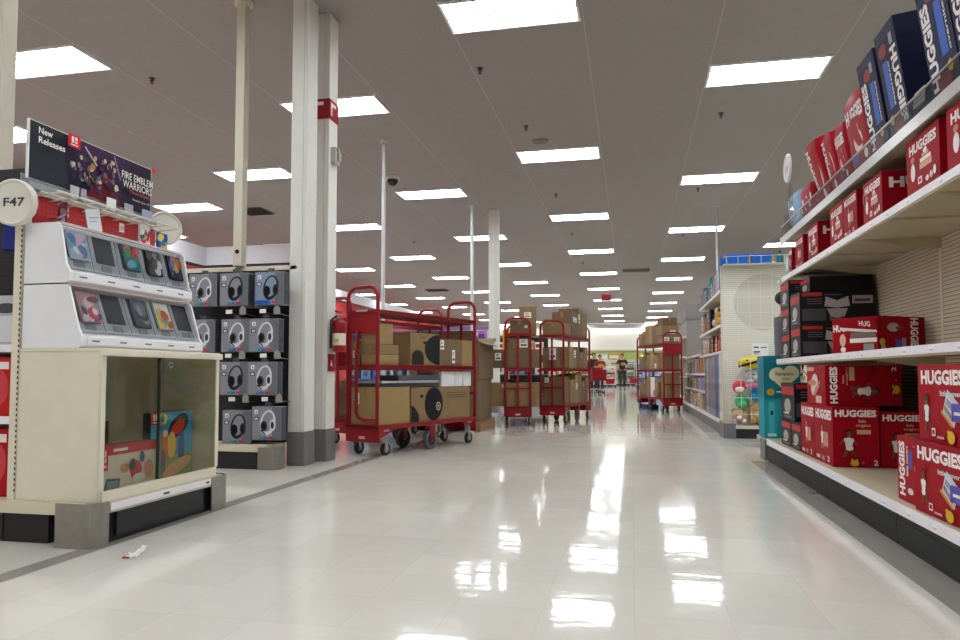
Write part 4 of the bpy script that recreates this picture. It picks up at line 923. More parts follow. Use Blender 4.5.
# ---- printed diaper boxes
SK1, SK2, SK3 = C('6d4530', .45), C('8a5a40', .45), C('b98368', .45)
YB, PUR, TAN = C('d2a92c', .45), C('5b4fa3', .45), C('d0a184', .45)
LT = C('e9e4e2', .45)
def baby(f, u, v, s, skin, flat=False):
    a = f.h / f.w
    def e(du, dv, ru, rv, m, rot=0):
        if flat: du, dv = dv * 1.0, -du; ru, rv = rv, ru
        f.ell(u + du * s * a, v + dv * s, ru * s * a, rv * s, m, 14, rot=rot)
    sg = 1 if not flat else -1
    e(-.17, .02, .04, .16, skin, -.85 * sg); e(.17, .0, .04, .15, skin, .75 * sg); e(-.09, -.33, .05, .18, skin, -.3 * sg); e(.10, -.30, .05, .17, skin, .5 * sg)
    e(-.14, -.46, .05, .03, skin); e(.17, -.42, .05, .03, skin)
    e(0, -.04, .115, .19, LT); e(-.1, .06, .05, .07, LT); e(.1, .05, .05, .07, LT); e(.01, -.2, .115, .08, LT)
    e(0, .29, .115, .125, C('2b1d18', .5)); e(.01, .255, .092, .10, skin); e(-.025, .26, .012, .012, C('2b1d18', .5)); e(.045, .26, .012, .012, C('2b1d18', .5)); e(.01, .205, .025, .01, C('c98a7c', .5))
def hug(f, *a, **k): f.text('HUGGIES', *a, LT, **k)
def d_wide(f, skin=SK1):            # little snugglers face
    f.rect(0, 0, 1, 1, HRED); hug(f, .05, .83, .95, .95, bold=.045); f.text('little', .56, .74, .72, .79, TAN); f.text('snugglers', .50, .66, .82, .72, TAN); f.rect(.52, .55, .82, .62, TAN); baby(f, .34, .42, .52, skin)
    f.ell(.45, .07, .09, .05, YB, 16); f.ell(.40, .12, .025, .02, YB, 10); f.ell(.5, .12, .025, .02, YB, 10); f.ell(.63, .08, .03, .02, C('7a5aa0', .45), 12); f.text('2', .86, .04, .95, .13, LT)
def d_narrow(f, skin=SK3, cap='2'):
    f.rect(0, 0, 1, 1, HRED); hug(f, .06, .76, .94, .93, bold=.045); baby(f, .45, .48, .5, skin); f.rect(.55, .3, .8, .55, C('c98a78', .45)); f.text(cap, .74, .06, .88, .15, LT); f.rect(.15, .06, .35, .12, C('d9c9c6', .45)); f.rect(.45, .05, .6, .13, C('c97f84', .45))
def d_side(f):                      # box lying on its side: print turned
    f.rect(0, 0, 1, 1, HRED); hug(f, .055, .05, .16, .96, rot=90, bold=.045); f.text('little', .22, .55, .25, .75, TAN, 90); f.text('snugglers', .27, .5, .30, .95, TAN, 90); f.rect(.315, .62, .385, .95, TAN); baby(f, .54, .36, .74, SK1, True)
    f.ell(.93, .4, .04, .11, YB, 14); f.ell(.885, .33, .013, .05, YB); f.ell(.885, .48, .013, .05, YB); f.text('2', .87, .84, .93, .96, LT, 90); f.ell(.92, .62, .015, .03, C('7a5aa0', .45), 10)
def d_sideend(f):
    f.rect(0, 0, 1, 1, HRED); f.rect(.03, .86, .4, .96, TAN); f.ell(.42, .5, .2, .28, C('c9c2c4', .45), 12, rot=.4); f.ell(.3, .55, .25, .08, SK3, 12); f.ell(.55, .4, .22, .08, SK3, 12, rot=.5); f.rect(.5, .04, .8, .22, C('d3b1ae', .45)); f.rect(.84, .3, .95, .8, C('8e1424', .45))
def d_vert(f, size='4'):
    f.rect(0, 0, 1, 1, HRED); hug(f, .08, .08, .36, .92, rot=90, bold=.045); f.text('little movers', .42, .4, .52, .86, LT, 90); f.rect(.56, .52, .72, .80, PUR); f.text(size, .80, .83, .95, .95, LT); f.ell(.9, .55, .1, .08, YB, 12); f.ell(.62, .18, .14, .05, C('c9c2c4', .45), 12); f.rect(.86, .1, .92, .45, C('c98a86', .45))
def d_front(f, tilt=0):
    f.rect(0, 0, 1, 1, HRED); hug(f, .06, .74, .78, .93, bold=.045); f.text('little movers', .40, .6, .76, .67, LT); baby(f, .17, .40, .54, SK1)
    f.rect(.27, .08, .33, .18, LT); f.rect(.28, .1, .32, .16, HRED); f.rect(.36, .06, .48, .09, C('d9a2a4', .45)); f.ell(.6, .1, .06, .08, YB, 14); f.ell(.56, .16, .02, .03, YB); f.rect(.62, .30, .86, .52, PUR); f.rect(.66, .38, .82, .42, LT)
def ship_tag(f_o):                 # the tilted white barcode sticker
    pass
def d_stack(f, cap=True):
    f.rect(0, 0, 1, 1, HRED); f.text('HUGGIES', .1, .72, .92, .90, LT, 0, .045)
    f.rect(.42, .38, .78, .48, TAN); f.rect(.44, .49, .76, .56, LT); f.rect(.5, .57, .7, .63, TAN); f.ell(.6, .66, .06, .05, LT, 10); f.ell(.22, .4, .07, .16, LT, 12); f.ell(.22, .62, .06, .06, SK3, 12)
    f.rect(.38, .14, .5, .26, LT); f.rect(.41, .17, .47, .23, HRED); f.ell(.66, .16, .05, .05, LT, 10); f.ell(.78, .18, .05, .06, C('d9b9b0', .45), 10); f.ell(.88, .22, .04, .08, LT, 10)
def d_endface(f):
    f.rect(0, 0, 1, 1, HRED); f.text('HUG', .1, .62, .8, .86, LT, 0, .045); f.ell(.65, .2, .28, .16, LT, 14, rot=.3); f.ell(.35, .16, .12, .08, SK2, 12)
DG = 'red diaper boxes on the baby shelving'
def dbox(label, x0, y0, z0, dx, dy, dz, fx, fy=None, rotz=0, m=None, name='diaper_box', group=DG, top=None, cat='diaper box', rot=None, loc=None):
    b = MB(); b.box(-dx / 2, -dy / 2, 0, dx / 2, dy / 2, dz, m or HDRED, .003); F = faces_of(b, dx, dy, dz)
    if fx: fx(F['-X'])
    if fy: fy(F['-Y'])
    if top: top(F['top'])
    o = b.build(name, None, loc or (x0 + dx / 2, y0 + dy / 2, z0), rotz, rot)
    return tag(o, label, cat, group)
def sticker(o, dx, dy, u, v, w, h, ang, z0=0):
    b = MB(); ca, sa = math.cos(ang), math.sin(ang)
    f = Face(b, (-dx / 2 - .0032, 0, 0), (0, -ca, sa), (0, sa, ca), w, h); f.o = Vector((-dx / 2 - .0032, u, v))
    f.rect(0, 0, 1, 1, PAPER); f.rect(.0, .78, 1, 1, C('c7ccd8', .5)); f.rect(.08, .45, .92, .72, C('8d96a8', .5))
    for k in range(14): f.rect(.08 + k * .06, .2, .11 + k * .06, .40, INK)
    f.rect(0, 0, 1, .12, C('c98a3f', .5)); b.build('shipping_label', o)
z = .2005
dbox('red diaper box with upright lettering on the base, beside the open stretch of deck', 1.255, 3.545, z, .42, .26, .303, d_vert)
o = dbox('red diaper box with a barcode sticker at the bottom of the nearest stack', 1.235, 2.95, z, .42, .57, .306, d_front, None, rotz=0.03); sticker(o, .42, .57, .02, .12, .12, .10, -.5)
o = dbox('red diaper box with a barcode sticker on top of the nearest stack', 1.262, 2.97, z + .3075, .42, .575, .33, d_front); sticker(o, .42, .575, .03, .13, .12, .11, -.5)
dbox('upright red diaper box with baby and number 2, below the box lying sideways', 1.262, 4.965, z, .272, .455, .385, d_narrow, d_wide)
dbox('narrow red diaper box on the base beside the black boxes', 1.262, 5.43, z, .272, .41, .383, lambda f: d_narrow(f, SK3, '2'))
dbox('red diaper box at the back of the base behind the open stretch of deck', 1.545, 4.98, z, .27, .43, .355, None, d_wide)
dbox('red diaper box lying on its side on top of two upright ones', 1.258, 5.10, z + .387, .458, .50, .268, d_sideend, d_side)
# black boxes
RB = C('b0302c', .45); GY = C('8b8488', .45)
def k_end(f): f.rect(0, 0, 1, 1, BLK); f.rect(.05, .68, .95, .9, RB); f.ell(.5, .38, .25, .2, C('a9a5a6', .45), 14); f.rect(.2, .06, .8, .12, C('6e6a6c', .45)); f.rect(.2, .16, .6, .2, C('d9d4d2', .45))
def k_wide(f):
    f.rect(0, 0, 1, 1, BLK); f.rect(.03, .86, .30, .97, RB); f.rect(.34, .88, .56, .91, C('55515a', .45)); f.rect(.03, .12, .35, .48, C('4c494e', .45)); f.rect(.4, .12, .55, .3, C('5b585c', .45))
    for s in (-1, 1): f.poly([(.5, .5), (.5, .72), (.5 + s * .15, .84), (.5 + s * .17, .55)], C('aaa0a4', .45))
    f.poly([(.36, .48), (.64, .48), (.6, .25), (.5, .2), (.41, .25)], C('9d9498', .45)); f.rect(.7, .62, .97, .86, C('9a948e', .45)); f.rect(.73, .68, .94, .76, C('4a4648', .45))
    for k in range(3): f.rect(.1, .76 - k * .07, .3, .78 - k * .07, C('6a666a', .45))
KG = 'black diaper boxes on the baby shelving'
dbox('black diaper box with red band on the base next to the red boxes', 1.265, 5.87, z, .5, .33, .215, k_end, k_wide, m=BLK, group=KG)
dbox('black diaper box at the far end of the base, under another black box', 1.265, 6.22, z, .5, .38, .215, k_end, k_wide, m=BLK, group=KG)
dbox('black diaper box stacked on the far base boxes beside the teal pack', 1.26, 6.05, z + .217, .46, .5, .305, k_end, k_wide, m=BLK, group=KG)
z2 = .9305
dbox('black diaper box, lower of the pair with grey butterfly print on the middle shelf', 1.315, 6.05, z2, .55, .34, .255, k_end, k_wide, m=BLK, group=KG)
dbox('black diaper box, upper of the pair with grey butterfly print on the middle shelf', 1.315, 6.05, z2 + .257, .55, .34, .265, k_end, k_wide, m=BLK, group=KG)
dbox('black diaper box set back on top of the butterfly print pair', 1.40, 6.08, z2 + .524, .46, .335, .125, k_end, None, m=BLK, group=KG)
for k, l in enumerate(('bottom', 'second', 'top')):
    dbox('black diaper box, %s of the stack at the far end of the middle shelf' % l, 1.31, 6.42, z2 + k * .222, .5, .33, .22, k_end, k_wide, m=BLK, group=KG)
dbox('tall black box added to darken the shadowed gap behind the red boxes', 1.56, 5.62, z, .32, .22, .62, None, None, m=BLK, group=KG)  # added box: its black stands in for the shadow in this gap
# turned red box on the middle shelf with a torn flap
ph = 33 * D2R; cx, cy = 1.53, 4.925
def f_left(f):
    f.rect(0, 0, 1, 1, HRED); f.text('HUG', .02, .62, .3, .82, LT, 0, .045); f.rect(.4, .3, .98, .42, LT); f.rect(.42, .44, .96, .58, C('6f6a68', .5)); f.ell(.24, .38, .07, .18, C('d3b09a', .45), 12); f.rect(.7, .04, .92, .26, C('9a9a96', .5)); f.ell(.25, .12, .06, .08, LT, 10)
def f_right(f):
    f.rect(0, 0, 1, 1, HRED); hug(f, .68, .08, .86, .97, rot=-90, bold=.045); f.ell(.32, .7, .13, .12, C('a9959a', .45), 14); f.ell(.45, .68, .08, .06, SK1, 12); f.ell(.08, .3, .06, .1, YB, 12); f.ell(.1, .16, .05, .08, C('b98f94', .45), 12); f.rect(.35, .06, .48, .38, PUR); f.rect(.49, .06, .58, .42, C('8a86b8', .45))
L1, L2, hh = .35, .42, .238
o = dbox('red diaper box turned at an angle on the middle shelf with a torn open flap', 0, 0, 0, L2, L1, hh, f_left, f_right, loc=(cx + .5 * (-L1 * math.sin(ph) + L2 * math.cos(ph)), cy + .5 * (L1 * math.cos(ph) + L2 * math.sin(ph)), z2), rotz=ph)
b = MB(); b.box(-.003, -.17, 0, 0, .10, .09, HRED); f = Face(b, (-.003, .10, 0), (0, -1, 0), (0, 0, 1), .27, .09); f.rect(0, 0, 1, .22, LT); f.text('HUG', .55, .45, .85, .85, LT)
fl = b.build('torn_flap', o, (-L2 / 2 - .002, 0, .148)); fl.rotation_euler = (0.12, -.35, 0)
# third shelf
z3 = 1.6845
def s3(label, y0, y1, h, kind=0, x0=1.385, dx=.36): return dbox(label, x0, y0, z3, dx, y1 - y0, h, d_stack if kind == 0 else d_narrow, d_endface)
s3('nearest red diaper box on the third shelf, beside the one with white tape', 3.05, 3.48, .285)
o = s3('red diaper box with white tape strip on the third shelf under the navy boxes', 3.56, 3.955, .285)
b = MB(); b.box(-.06, -.199, .20, .02, -.1985, .286, LT); b.box(-.06, -.199, .2862, .02, -.10, .2868, LT); b.build('white_tape', o)
s3('red diaper box with a free end face on the third shelf after the gap', 4.325, 4.65, .255)
s3('red diaper box, second past the gap on the third shelf', 4.78, 5.06, .27, 1)
s3('red diaper box, third past the gap on the third shelf', 5.07, 5.39, .27)
s3('red diaper box with a free end on the third shelf under the soft packs', 5.73, 6.04, .27)
s3('red diaper box, last full one toward the far end of the third shelf', 6.20, 6.48, .26, 1)
s3('small red diaper box squeezed at the far end of the third shelf', 6.62, 6.74, .22, 1)
b = MB(); b.box(-.09, -.08, 0, .09, .08, .2, C('7fa5a0', .4), .02)
f = Face(b, (-.09, .08, 0), (0, -1, 0), (0, 0, 1), .16, .2); f.ell(.5, .55, .3, .35, C('c7d3cc', .4)); f = Face(b, (-.09, -.08, 0), (1, 0, 0), (0, 0, 1), .18, .2); f.ell(.4, .5, .25, .35, C('d7e0da', .4))
tag(b.build('baby_pack', None, (1.48, 6.85, z3)), 'pale green baby pack at the far end of the third shelf', 'pack')
# top shelf: navy boxes leaning out
NB = C('3f62b8', .45)
def n_face(rot):
    def fn(f):
        f.rect(0, 0, 1, 1, NAVY); u = (.62, .92) if rot < 0 else (.06, .36)
        hug(f, u[0], .10, u[1], .78, rot=rot, bold=.045); v = (.2, .42) if rot < 0 else (.55, .78)
        f.rect(v[0], .3, v[1], .72, NB); f.text('overnites', v[1] + .03 if rot > 0 else v[1] + .03, .3, v[1] + .1, .7, LT, rot); f.ell(.5 if rot > 0 else .3, .82, .2, .06, C('8a3a34', .45), 12)
        f.ell(.75 if rot > 0 else .2, .2, .1, .05, YB, 5); f.ell(.5, .12, .25, .07, C('7a2f33', .45), 12); f.rect(.05, .9, .95, .99, C('2b3048', .45)); f.rect(.7, .8, .85, .9, C('9a9cac', .45))
    return fn
def n_end(f):
    f.rect(0, 0, 1, 1, C('11142f', .4)); f.ell(.5, .3, .22, .08, C('777a86', .5), 20); f.ell(.5, .28, .2, .05, C('4a4d5a', .5), 18)
    for k in range(3): f.rect(.3 + k * .15, .55, .34 + k * .15, .9, C('1c2148', .4))
def lean(x0, y0, dx, dy, dz, label, fx, fy, deg=8.0, m=NAVY, name='diaper_box', group='navy diaper boxes on the top shelf', sag=0):
    # tilted about its front lower edge, resting on the sloping shelf
    a = -deg * D2R
    cx = x0 + math.cos(a) * dx / 2; cz = topz(x0) + .002 - math.sin(a) * dx / 2
    return dbox(label, 0, 0, 0, dx, dy, dz, fx, fy, loc=(cx, y0 + dy / 2, cz), rot=(0, a, 0), m=m, name=name, group=group)
lean(1.402, 4.225, .40, .275, .575, 'navy diaper box at the far end of the navy row beside the red soft packs', n_face(90), n_end)
lean(1.402, 3.905, .40, .275, .60, 'navy diaper box with lettering running down, second in the navy row', n_face(-90), n_end)
lean(1.402, 3.345, .40, .285, .60, 'navy diaper box before the gap with the grey price card', n_face(90), n_end)
lean(1.402, 3.045, .40, .285, .60, 'navy diaper box nearest the camera on the top shelf', n_face(90), n_end)
b = MB(); b.box(-.004, -.06, 0, .004, .06, .075, C('a39e94', .5)); f = Face(b, (-.004, .06, 0), (0, -1, 0), (0, 0, 1), .12, .075)
for k in range(3): f.rect(.1, .2 + k * .25, .9, .3 + k * .25, C('5d5a56', .5))
tag(b.build('price_card', None, (XS + .018, 3.76, topz(XS) + .075), 0, (0, .1, 0)), 'grey printed price card clipped behind the fence between two navy boxes', 'price card')
# soft packs
def softpack(label, x0, y0, dx, dy, dz, base, seed, paint, tilt=0.0, lean_=8, yaw=0, group='red soft diaper packs on the top shelf', cat='diaper pack'):
    b = MB(); b.soft(-dx / 2, -dy / 2, 0, dx / 2, dy / 2, dz, base, .28, seed); f = Face(b, (-dx / 2 - .004, dy / 2, 0), (0, -1, 0), (0, 0, 1), dy, dz); g = Face(b, (-dx / 2, -dy / 2 - .004, 0), (1, 0, 0), (0, 0, 1), dx, dz)
    paint(f, g); a = -lean_ * D2R
    o = b.build('soft_diaper_pack', None, (x0 + math.cos(a) * dx / 2, y0 + dy / 2, topz(x0) + .004 - math.sin(a) * dx / 2), 0, (tilt, a, yaw)); return tag(o, label, cat, group)
SR = mat('red_film', '98081a', .5, var=.08, bump=.2, spec=.12)
def sp1(f, g): f.text('HUGGIES', .12, .66, .88, .84, LT, 0, .045); f.ell(.5, .4, .2, .14, C('d9c2b4', .35), 12); f.ell(.5, .56, .1, .07, SK3, 12); f.rect(.15, .16, .4, .26, PUR); f.ell(.75, .2, .08, .06, LT, 10); g.ell(.5, .5, .25, .2, C('c98a8a', .35), 10)
def sp2(f, g): f.text('HUGGIES', .1, .3, .35, .9, LT, -90, .03); f.ell(.6, .5, .18, .2, C('d9c2b4', .35), 12); f.ell(.55, .2, .1, .08, LT, 10); g.ell(.5, .6, .2, .15, LT, 10)
softpack('red soft pack with purple mark leaning next to the navy boxes', 1.425, 4.535, .25, .41, .51, SR, 1, sp1)
softpack('red soft pack, second from the navy boxes on the top shelf', 1.425, 4.975, .25, .235, .43, SR, 2, sp1)
softpack('red soft pack with lettering running down, third from the navy boxes', 1.445, 5.245, .25, .235, .46, SR, 3, sp2, lean_=12)
softpack('red soft pack, leaning outermost of the standing ones on the top shelf', 1.462, 5.515, .26, .31, .51, SR, 4, sp2, tilt=0, lean_=17)
softpack('red and white soft pack lying flat on the top shelf before the blue pack', 1.415, 5.89, .26, .41, .27, SR, 5, lambda f, g: [f.ell(.1 + .16 * k, .4 + .2 * (k % 2), .05, .1, LT, 8) for k in range(6)], lean_=8)
softpack('light blue wipes pack behind the fence at the far end of the top shelf', 1.442, 6.37, .24, .50, .33, mat('blue_film', '7fa8cc', .4, bump=.2, spec=.3), 6, lambda f, g: [f.rect(.1, .3, .9, .5, C('b9d3e6', .3)), f.ell(.3, .7, .12, .1, LT, 10)], lean_=8, group=None, cat='wipes pack')
b = MB(); b.box(-.10, -.003, 0, .12, .003, .2, FENCE); b.box(-.10, -.005, .195, .12, .005, .2, C('8d8b8d', .3)); tag(b.build('end_fence', None, (1.49, 6.935, topz(1.62) + .003)), 'clear plastic end fence at the far end of the top shelf', 'fence')
t = thing('aisle_flag', 'round white aisle flag on a clear holder at the far end of the top shelf', 'sign', (1.382, 6.70, topz(1.382) + .001), 0)
b = MB(); b.cyl((-.008, 0, .60), (.008, 0, .60), .125, mat('flag_white', 'd9d8d5', .4), 36); b.tube([(-.009, .118 * math.cos(q), .60 + .118 * math.sin(q)) for q in [2 * PI * i / 36 for i in range(36)]], .006, WHITE, 6, True); f = Face(b, (-.0085, .05, .57), (0, -1, 0), (0, 0, 1), .1, .05); f.rect(0, 0, 1, 1, C('b5b6b8', .4)); b.build('disc', t)
b = MB(); b.box(.009, -.02, .01, .013, .02, .72, CLEAR); b.box(.0, -.17, .01, .004, .02, .42, CLEAR); b.build('clear_holder', t)
t = thing('sign_holder', 'grey framed clear sign holder standing over the lying red pack', 'sign holder', (1.78, 6.60, topz(1.80) + .006))
b = MB(); b.box(-.10, -.004, .33, .10, .004, .55, C('9ba09e', .35)); b.build('pane', t)
b = MB(); b.box(-.115, -.008, .31, -.10, .008, .57, C('5a5c5c', .4)); b.box(-.115, -.008, .55, .11, .008, .57, C('5a5c5c', .4)); b.box(-.01, -.008, .0, .01, .008, .33, C('5a5c5c', .4)); b.build('frame', t)
# teal packs on the end base
def p_teal(f):
    f.rect(0, 0, 1, 1, TEAL); CR = C('e2d9b8', .45)
    f.ell(.36, .56, .22, .16, CR, 20, rot=.5); f.ell(.76, .60, .22, .16, CR, 20, rot=-.5); f.poly([(.16, .5), (.97, .52), (.62, .27), (.48, .24)], CR); f.ell(.56, .5, .2, .1, CR, 14)
    f.text('Pampers', .32, .51, .80, .61, C('2a5f96', .45)); f.rect(.5, .42, .72, .48, C('c9c73a', .45)); f.ell(.18, .14, .1, .08, YB, 20); f.text('2', .155, .105, .205, .175, C('3b3a20', .5)); f.rect(.34, .13, .5, .16, C('bcd9d6', .45)); f.text('swaddlers', .2, .86, .7, .89, C('6fb6bc', .45), 0, 0)
dbox('teal diaper box with a cream heart at the far end of the baby shelving', 1.205, 7.05, .573, .32, .34, .392, lambda f: f.rect(0, 0, 1, 1, TEAL), p_teal, m=TEAL, group='teal packs at the end of the baby shelving')
def p_tl(f): f.rect(0, 0, 1, 1, C('2b9aa8', .4)); f.rect(.3, .1, .7, .9, C('49b3bd', .4)); f.rect(.42, .58, .6, .68, C('16303a', .4)); f.rect(.2, .05, .8, .12, C('bfe0e0', .4))
for k, l in enumerate(('first', 'second', 'third')): dbox('slim teal pack, %s from the aisle, under the teal heart box' % l, 1.205 + k * .133, 7.06, .197, .13, .3, .374, None, p_tl, m=C('1f8a98', .4), group='teal packs at the end of the baby shelving', cat='diaper pack')

# ------------------------------------------------------------------ plush bin endcap and toy shelving (right, further on)
t = thing('endcap_display', 'white wire endcap with circle graphic above a bin of plush toys', 'display', (1.62, 9.66, 0))
def K(b): b.X = Matrix.Translation((-1.62, -9.66, 0)); return b
b = K(MB()); b.box(1.16, 9.66, .16, 2.36, 9.69, 2.19, PEGWHT); b.box(1.14, 9.64, .16, 1.165, 9.70, 2.19, CREAM, .003); b.box(1.14, 9.64, 2.17, 2.36, 9.70, 2.20, CREAM, .003); b.build('back_panel', t)
b = K(MB()); b.cyl((1.66, 9.659, 1.72), (1.66, 9.652, 1.72), .36, C('cbc7bc', .5), 48); b.build('circle_graphic', t)
b = K(MB()); b.add([(1.66 + .36 * math.cos(q), 9.6585, .62 + .36 * math.sin(q)) for q in [PI * i / 24 for i in range(25)]], [tuple(range(25))], C('cbc7bc', .5)); b.build('circle_graphic', t)
b = K(MB()); WIRE = mat('white_wire', 'd9d5ca', .4)
for k in range(9): x = 1.20 + k * .14; b.cyl((x, 9.60, .16), (x, 9.60, 2.18), .0028, WIRE, 6)
for k in range(7): zz = .98 + k * .2; b.cyl((1.18, 9.60, zz), (2.34, 9.60, zz), .0028, WIRE, 6)
b.build('wire_grid', t)
b = K(MB())
for k in range(11): x = 1.20 + k * .115; b.tube([(x, 9.24, .16), (x, 9.24, .98)], .003, WIRE, 6)
for zz in (.3, .5, .72, .98): b.tube([(1.2, 9.6, zz), (1.2, 9.24, zz), (2.34, 9.24, zz), (2.34, 9.6, zz)], .004, WIRE, 6)
b.build('wire_bin', t)
b = K(MB())
for k in range(9): x = 1.20 + k * .14; b.cyl((x, 9.50, 2.2), (x, 9.50, 2.30), .003, WIRE, 6)
b.tube([(1.18, 9.66, 2.3), (1.18, 9.50, 2.30), (2.34, 9.50, 2.3)], .004, WIRE, 6); b.box(1.16, 9.48, 2.195, 2.36, 9.70, 2.2, WIRE); b.build('top_tray', t)
b = K(MB()); b.box(1.14, 9.22, .12, 2.40, 9.70, .158, CREAMDECK, .003); b.build('base_deck', t)
b = K(MB()); b.box(1.24, 9.245, 0, 2.38, 9.68, .12, BLACK); b.build('kick_plate', t)
b = K(MB()); g = mat('grey_corner_guard', '77767a', .45, .5); b.prism([(1.24, 9.20), (1.13, 9.20), (1.10, 9.24), (1.10, 9.70), (1.106, 9.70), (1.106, 9.245), (1.135, 9.206), (1.24, 9.206)], 'z', 0, .185, g); b.build('corner_guard', t)
b = MB(); b.box(-.1, -.004, 0, .1, 0, .165, C('e9e9ec', .4), .002); f = Face(b, (-.1, -.0042, 0), (1, 0, 0), (0, 0, 1), .2, .165); f.rect(.12, .64, .42, .74, INK); f.rect(.55, .64, .9, .72, C('5a5a60')); f.rect(.12, .28, .5, .4, C('5a5a60')); f.rect(.12, .16, .4, .22, C('8a8a90'))
bmesh.ops.delete(b.bm, geom=[v for v in b.bm.verts if False], context='VERTS')
tag(b.build('price_sign', None, (1.60, 9.588, 1.02)), 'white price card hung on the endcap wire grid above the plush bin', 'price card')
def plush(label, x, y, z, col, r, kind, seed, col2='f0ede6'):
    m = mat('plush_' + col, col, .9, var=.12, scale=25, bump=.3); m2 = mat('plush_' + col2, col2, .9, bump=.3); b = MB(); k = C('1a1a1c', .4)
    rx, ry, rz = r
    b.ball((0, 0, 0), r, m, 22, 14)
    if kind == 'disc': b.tube([(rx * 1.01 * math.cos(a) * math.cos(.5), -abs(ry * 1.01 * math.sin(a)), rz * (.9 * math.cos(a) * math.sin(.7) - .1)) for a in [PI * i / 16 for i in range(17)]], .016, k, 8)
    if kind in ('bear', 'cat'):
        for q in (-1, 1): b.ball((q * rx * .7, 0, rz * .72), (rx * .28, ry * .2, rz * .28), m); b.ball((q * rx * .6, -ry * .6, -rz * .6), (rx * .3, ry * .45, rz * .3), m2 if kind == 'cat' else m)
        b.ball((0, -ry * .8, -rz * .12), (rx * .4, ry * .3, rz * .32), m2)
    if kind == 'egg': b.ball((0, -ry * .5, -rz * .3), (rx * .7, ry * .6, rz * .55), m2)
    if kind != 'plain':
        for q in (-1, 1): b.ball((q * rx * .35, -ry * .86, rz * .3), (rx * .08, .008, rx * .08), k, 8, 6)
    else:
        b.ball((rx * .8, -ry * .2, rz * .3), (rx * .4, ry * .6, rz * .5), m); b.ball((-rx * .7, -ry * .3, -rz * .3), (rx * .35, ry * .5, rz * .5), m2)
    o = b.build('plush_toy', None, (x, y, z), rng.uniform(-.12, .12)); return tag(o, label, 'plush toy', 'plush toys in the wire bin')
plush('round tan plush at the bottom right of the wire bin', 1.545, 9.43, .305, 'c29a66', (.125, .13, .13), 'bear', 1, 'd6b88a')
plush('tan and white plush at the bottom left of the wire bin', 1.312, 9.42, .265, 'b08d68', (.095, .11, .095), 'cat', 2)
plush('brown plush at the far right of the wire bin', 1.84, 9.43, .31, '8a6a4a', (.15, .13, .14), 'bear', 3)
plush('bright green plush at the left of the wire bin', 1.345, 9.42, .455, '3f9f6a', (.085, .10, .095), 'egg', 4, '57b880')
plush('bright blue plush across the middle of the wire bin', 1.605, 9.42, .55, '1f7fb0', (.165, .12, .105), 'plain', 5, '2f8fc0')
plush('red and white plush at the left above the green one', 1.315, 9.40, .635, 'c23a4c', (.085, .09, .085), 'egg', 6)
plush('pink plush stripe lying over the blue plush', 1.475, 9.285, .65, 'd06a9a', (.10, .03, .03), 'plain', 7, 'd887b0')
plush('pale grey plush near the top of the wire bin', 1.525, 9.43, .76, 'a9a9aa', (.14, .11, .095), 'cat', 8, 'c9c9c9')
plush('yellow plush with a black stripe on top of the wire bin', 1.475, 9.43, .94, 'd8c018', (.17, .12, .075), 'disc', 9)
plush('teal plush at the right of the top of the wire bin', 1.93, 9.43, .76, '2a8f92', (.14, .13, .15), 'bear', 10)
plush('small white and purple plush in the bottom corner of the wire bin', 1.243, 9.30, .20, 'a98ac0', (.03, .035, .035), 'cat', 11)
for k, (x, w, l) in enumerate(((1.34, .27, 'left'), (1.63, .24, 'right'))):
    b = MB(); b.prism([(-w / 2 + .02, 0), (w / 2 - .02, 0), (w / 2, .125), (-w / 2, .125)], 'y', -.07, .07, C('1f5fb4', .35)); b.box(-w / 2 - .008, -.078, .115, w / 2 + .008, .078, .13, C('2468c0', .35), .004)
    tag(b.build('storage_tub', None, (x, 9.59, 2.201)), 'blue plastic tub, %s of the two on top of the plush endcap' % l, 'tub')
b = MB(); b.cyl((0, 0, 0), (0, 0, .1), .035, C('1f6a70', .3), 16); b.cyl((0, 0, .1), (0, 0, .13), .035, C('1f6a70', .3), 16, .012); b.cyl((0, 0, .13), (0, 0, .16), .014, C('16181a', .4), 10); tag(b.build('bottle', None, (1.86, 9.58, 2.201)), 'dark teal bottle standing on top of the plush endcap', 'bottle')

t = thing('toy_shelving', 'long cream shelving run of toys along the right of the aisle past the plush bin', 'shelving', (1.5, 13, 0))
def K(b): b.X = Matrix.Translation((-1.5, -13, 0)); return b
b = K(MB()); b.box(1.80, 9.72, .1, 1.83, 13.32, 2.25, PEGWHT); b.box(1.80, 13.32, .1, 1.83, 17.0, 1.25, PEGWHT); b.build('back_panel', t)
b = K(MB()); b.box(1.12, 9.72, .15, 1.80, 17.0, .19, CREAMDECK); b.box(1.113, 9.72, .15, 1.12, 17.0, .195, RAIL); b.build('base_deck', t)
b = K(MB()); b.box(1.13, 9.72, 0, 1.75, 17.0, .15, mat('grey_kick', '6d6b6b', .45, .3)); b.build('kick_plate', t)
for z, a, e in ((1.105, 9.75, 13.3), (1.47, 9.75, 13.3), (1.945, 9.75, 13.3), (1.15, 13.32, 16.9), (.50, 12.4, 16.9), (.80, 12.4, 16.9)):
    b = K(MB()); b.box(1.20, a, z - .03, 1.80, e, z, CREAMDECK); b.box(1.194, a, z - .032, 1.20, e, z + .006, RAIL); b.build('shelf', t)
b = K(MB()); b.box(1.16, 9.705, .16, 1.80, 9.718, 2.2, CREAM); b.build('end_panel', t)
TG = {'base': 'boxed toys on the base of the toy shelving', 1.105: 'toys on the lower shelf of the toy shelving', 1.47: 'toys on the middle shelf of the toy shelving', 1.945: 'boxes on the top shelf of the toy shelving', .5: 'items on the low far shelf of the toy shelving', .8: 'items on the waist shelf at the far end of the toy shelving'}
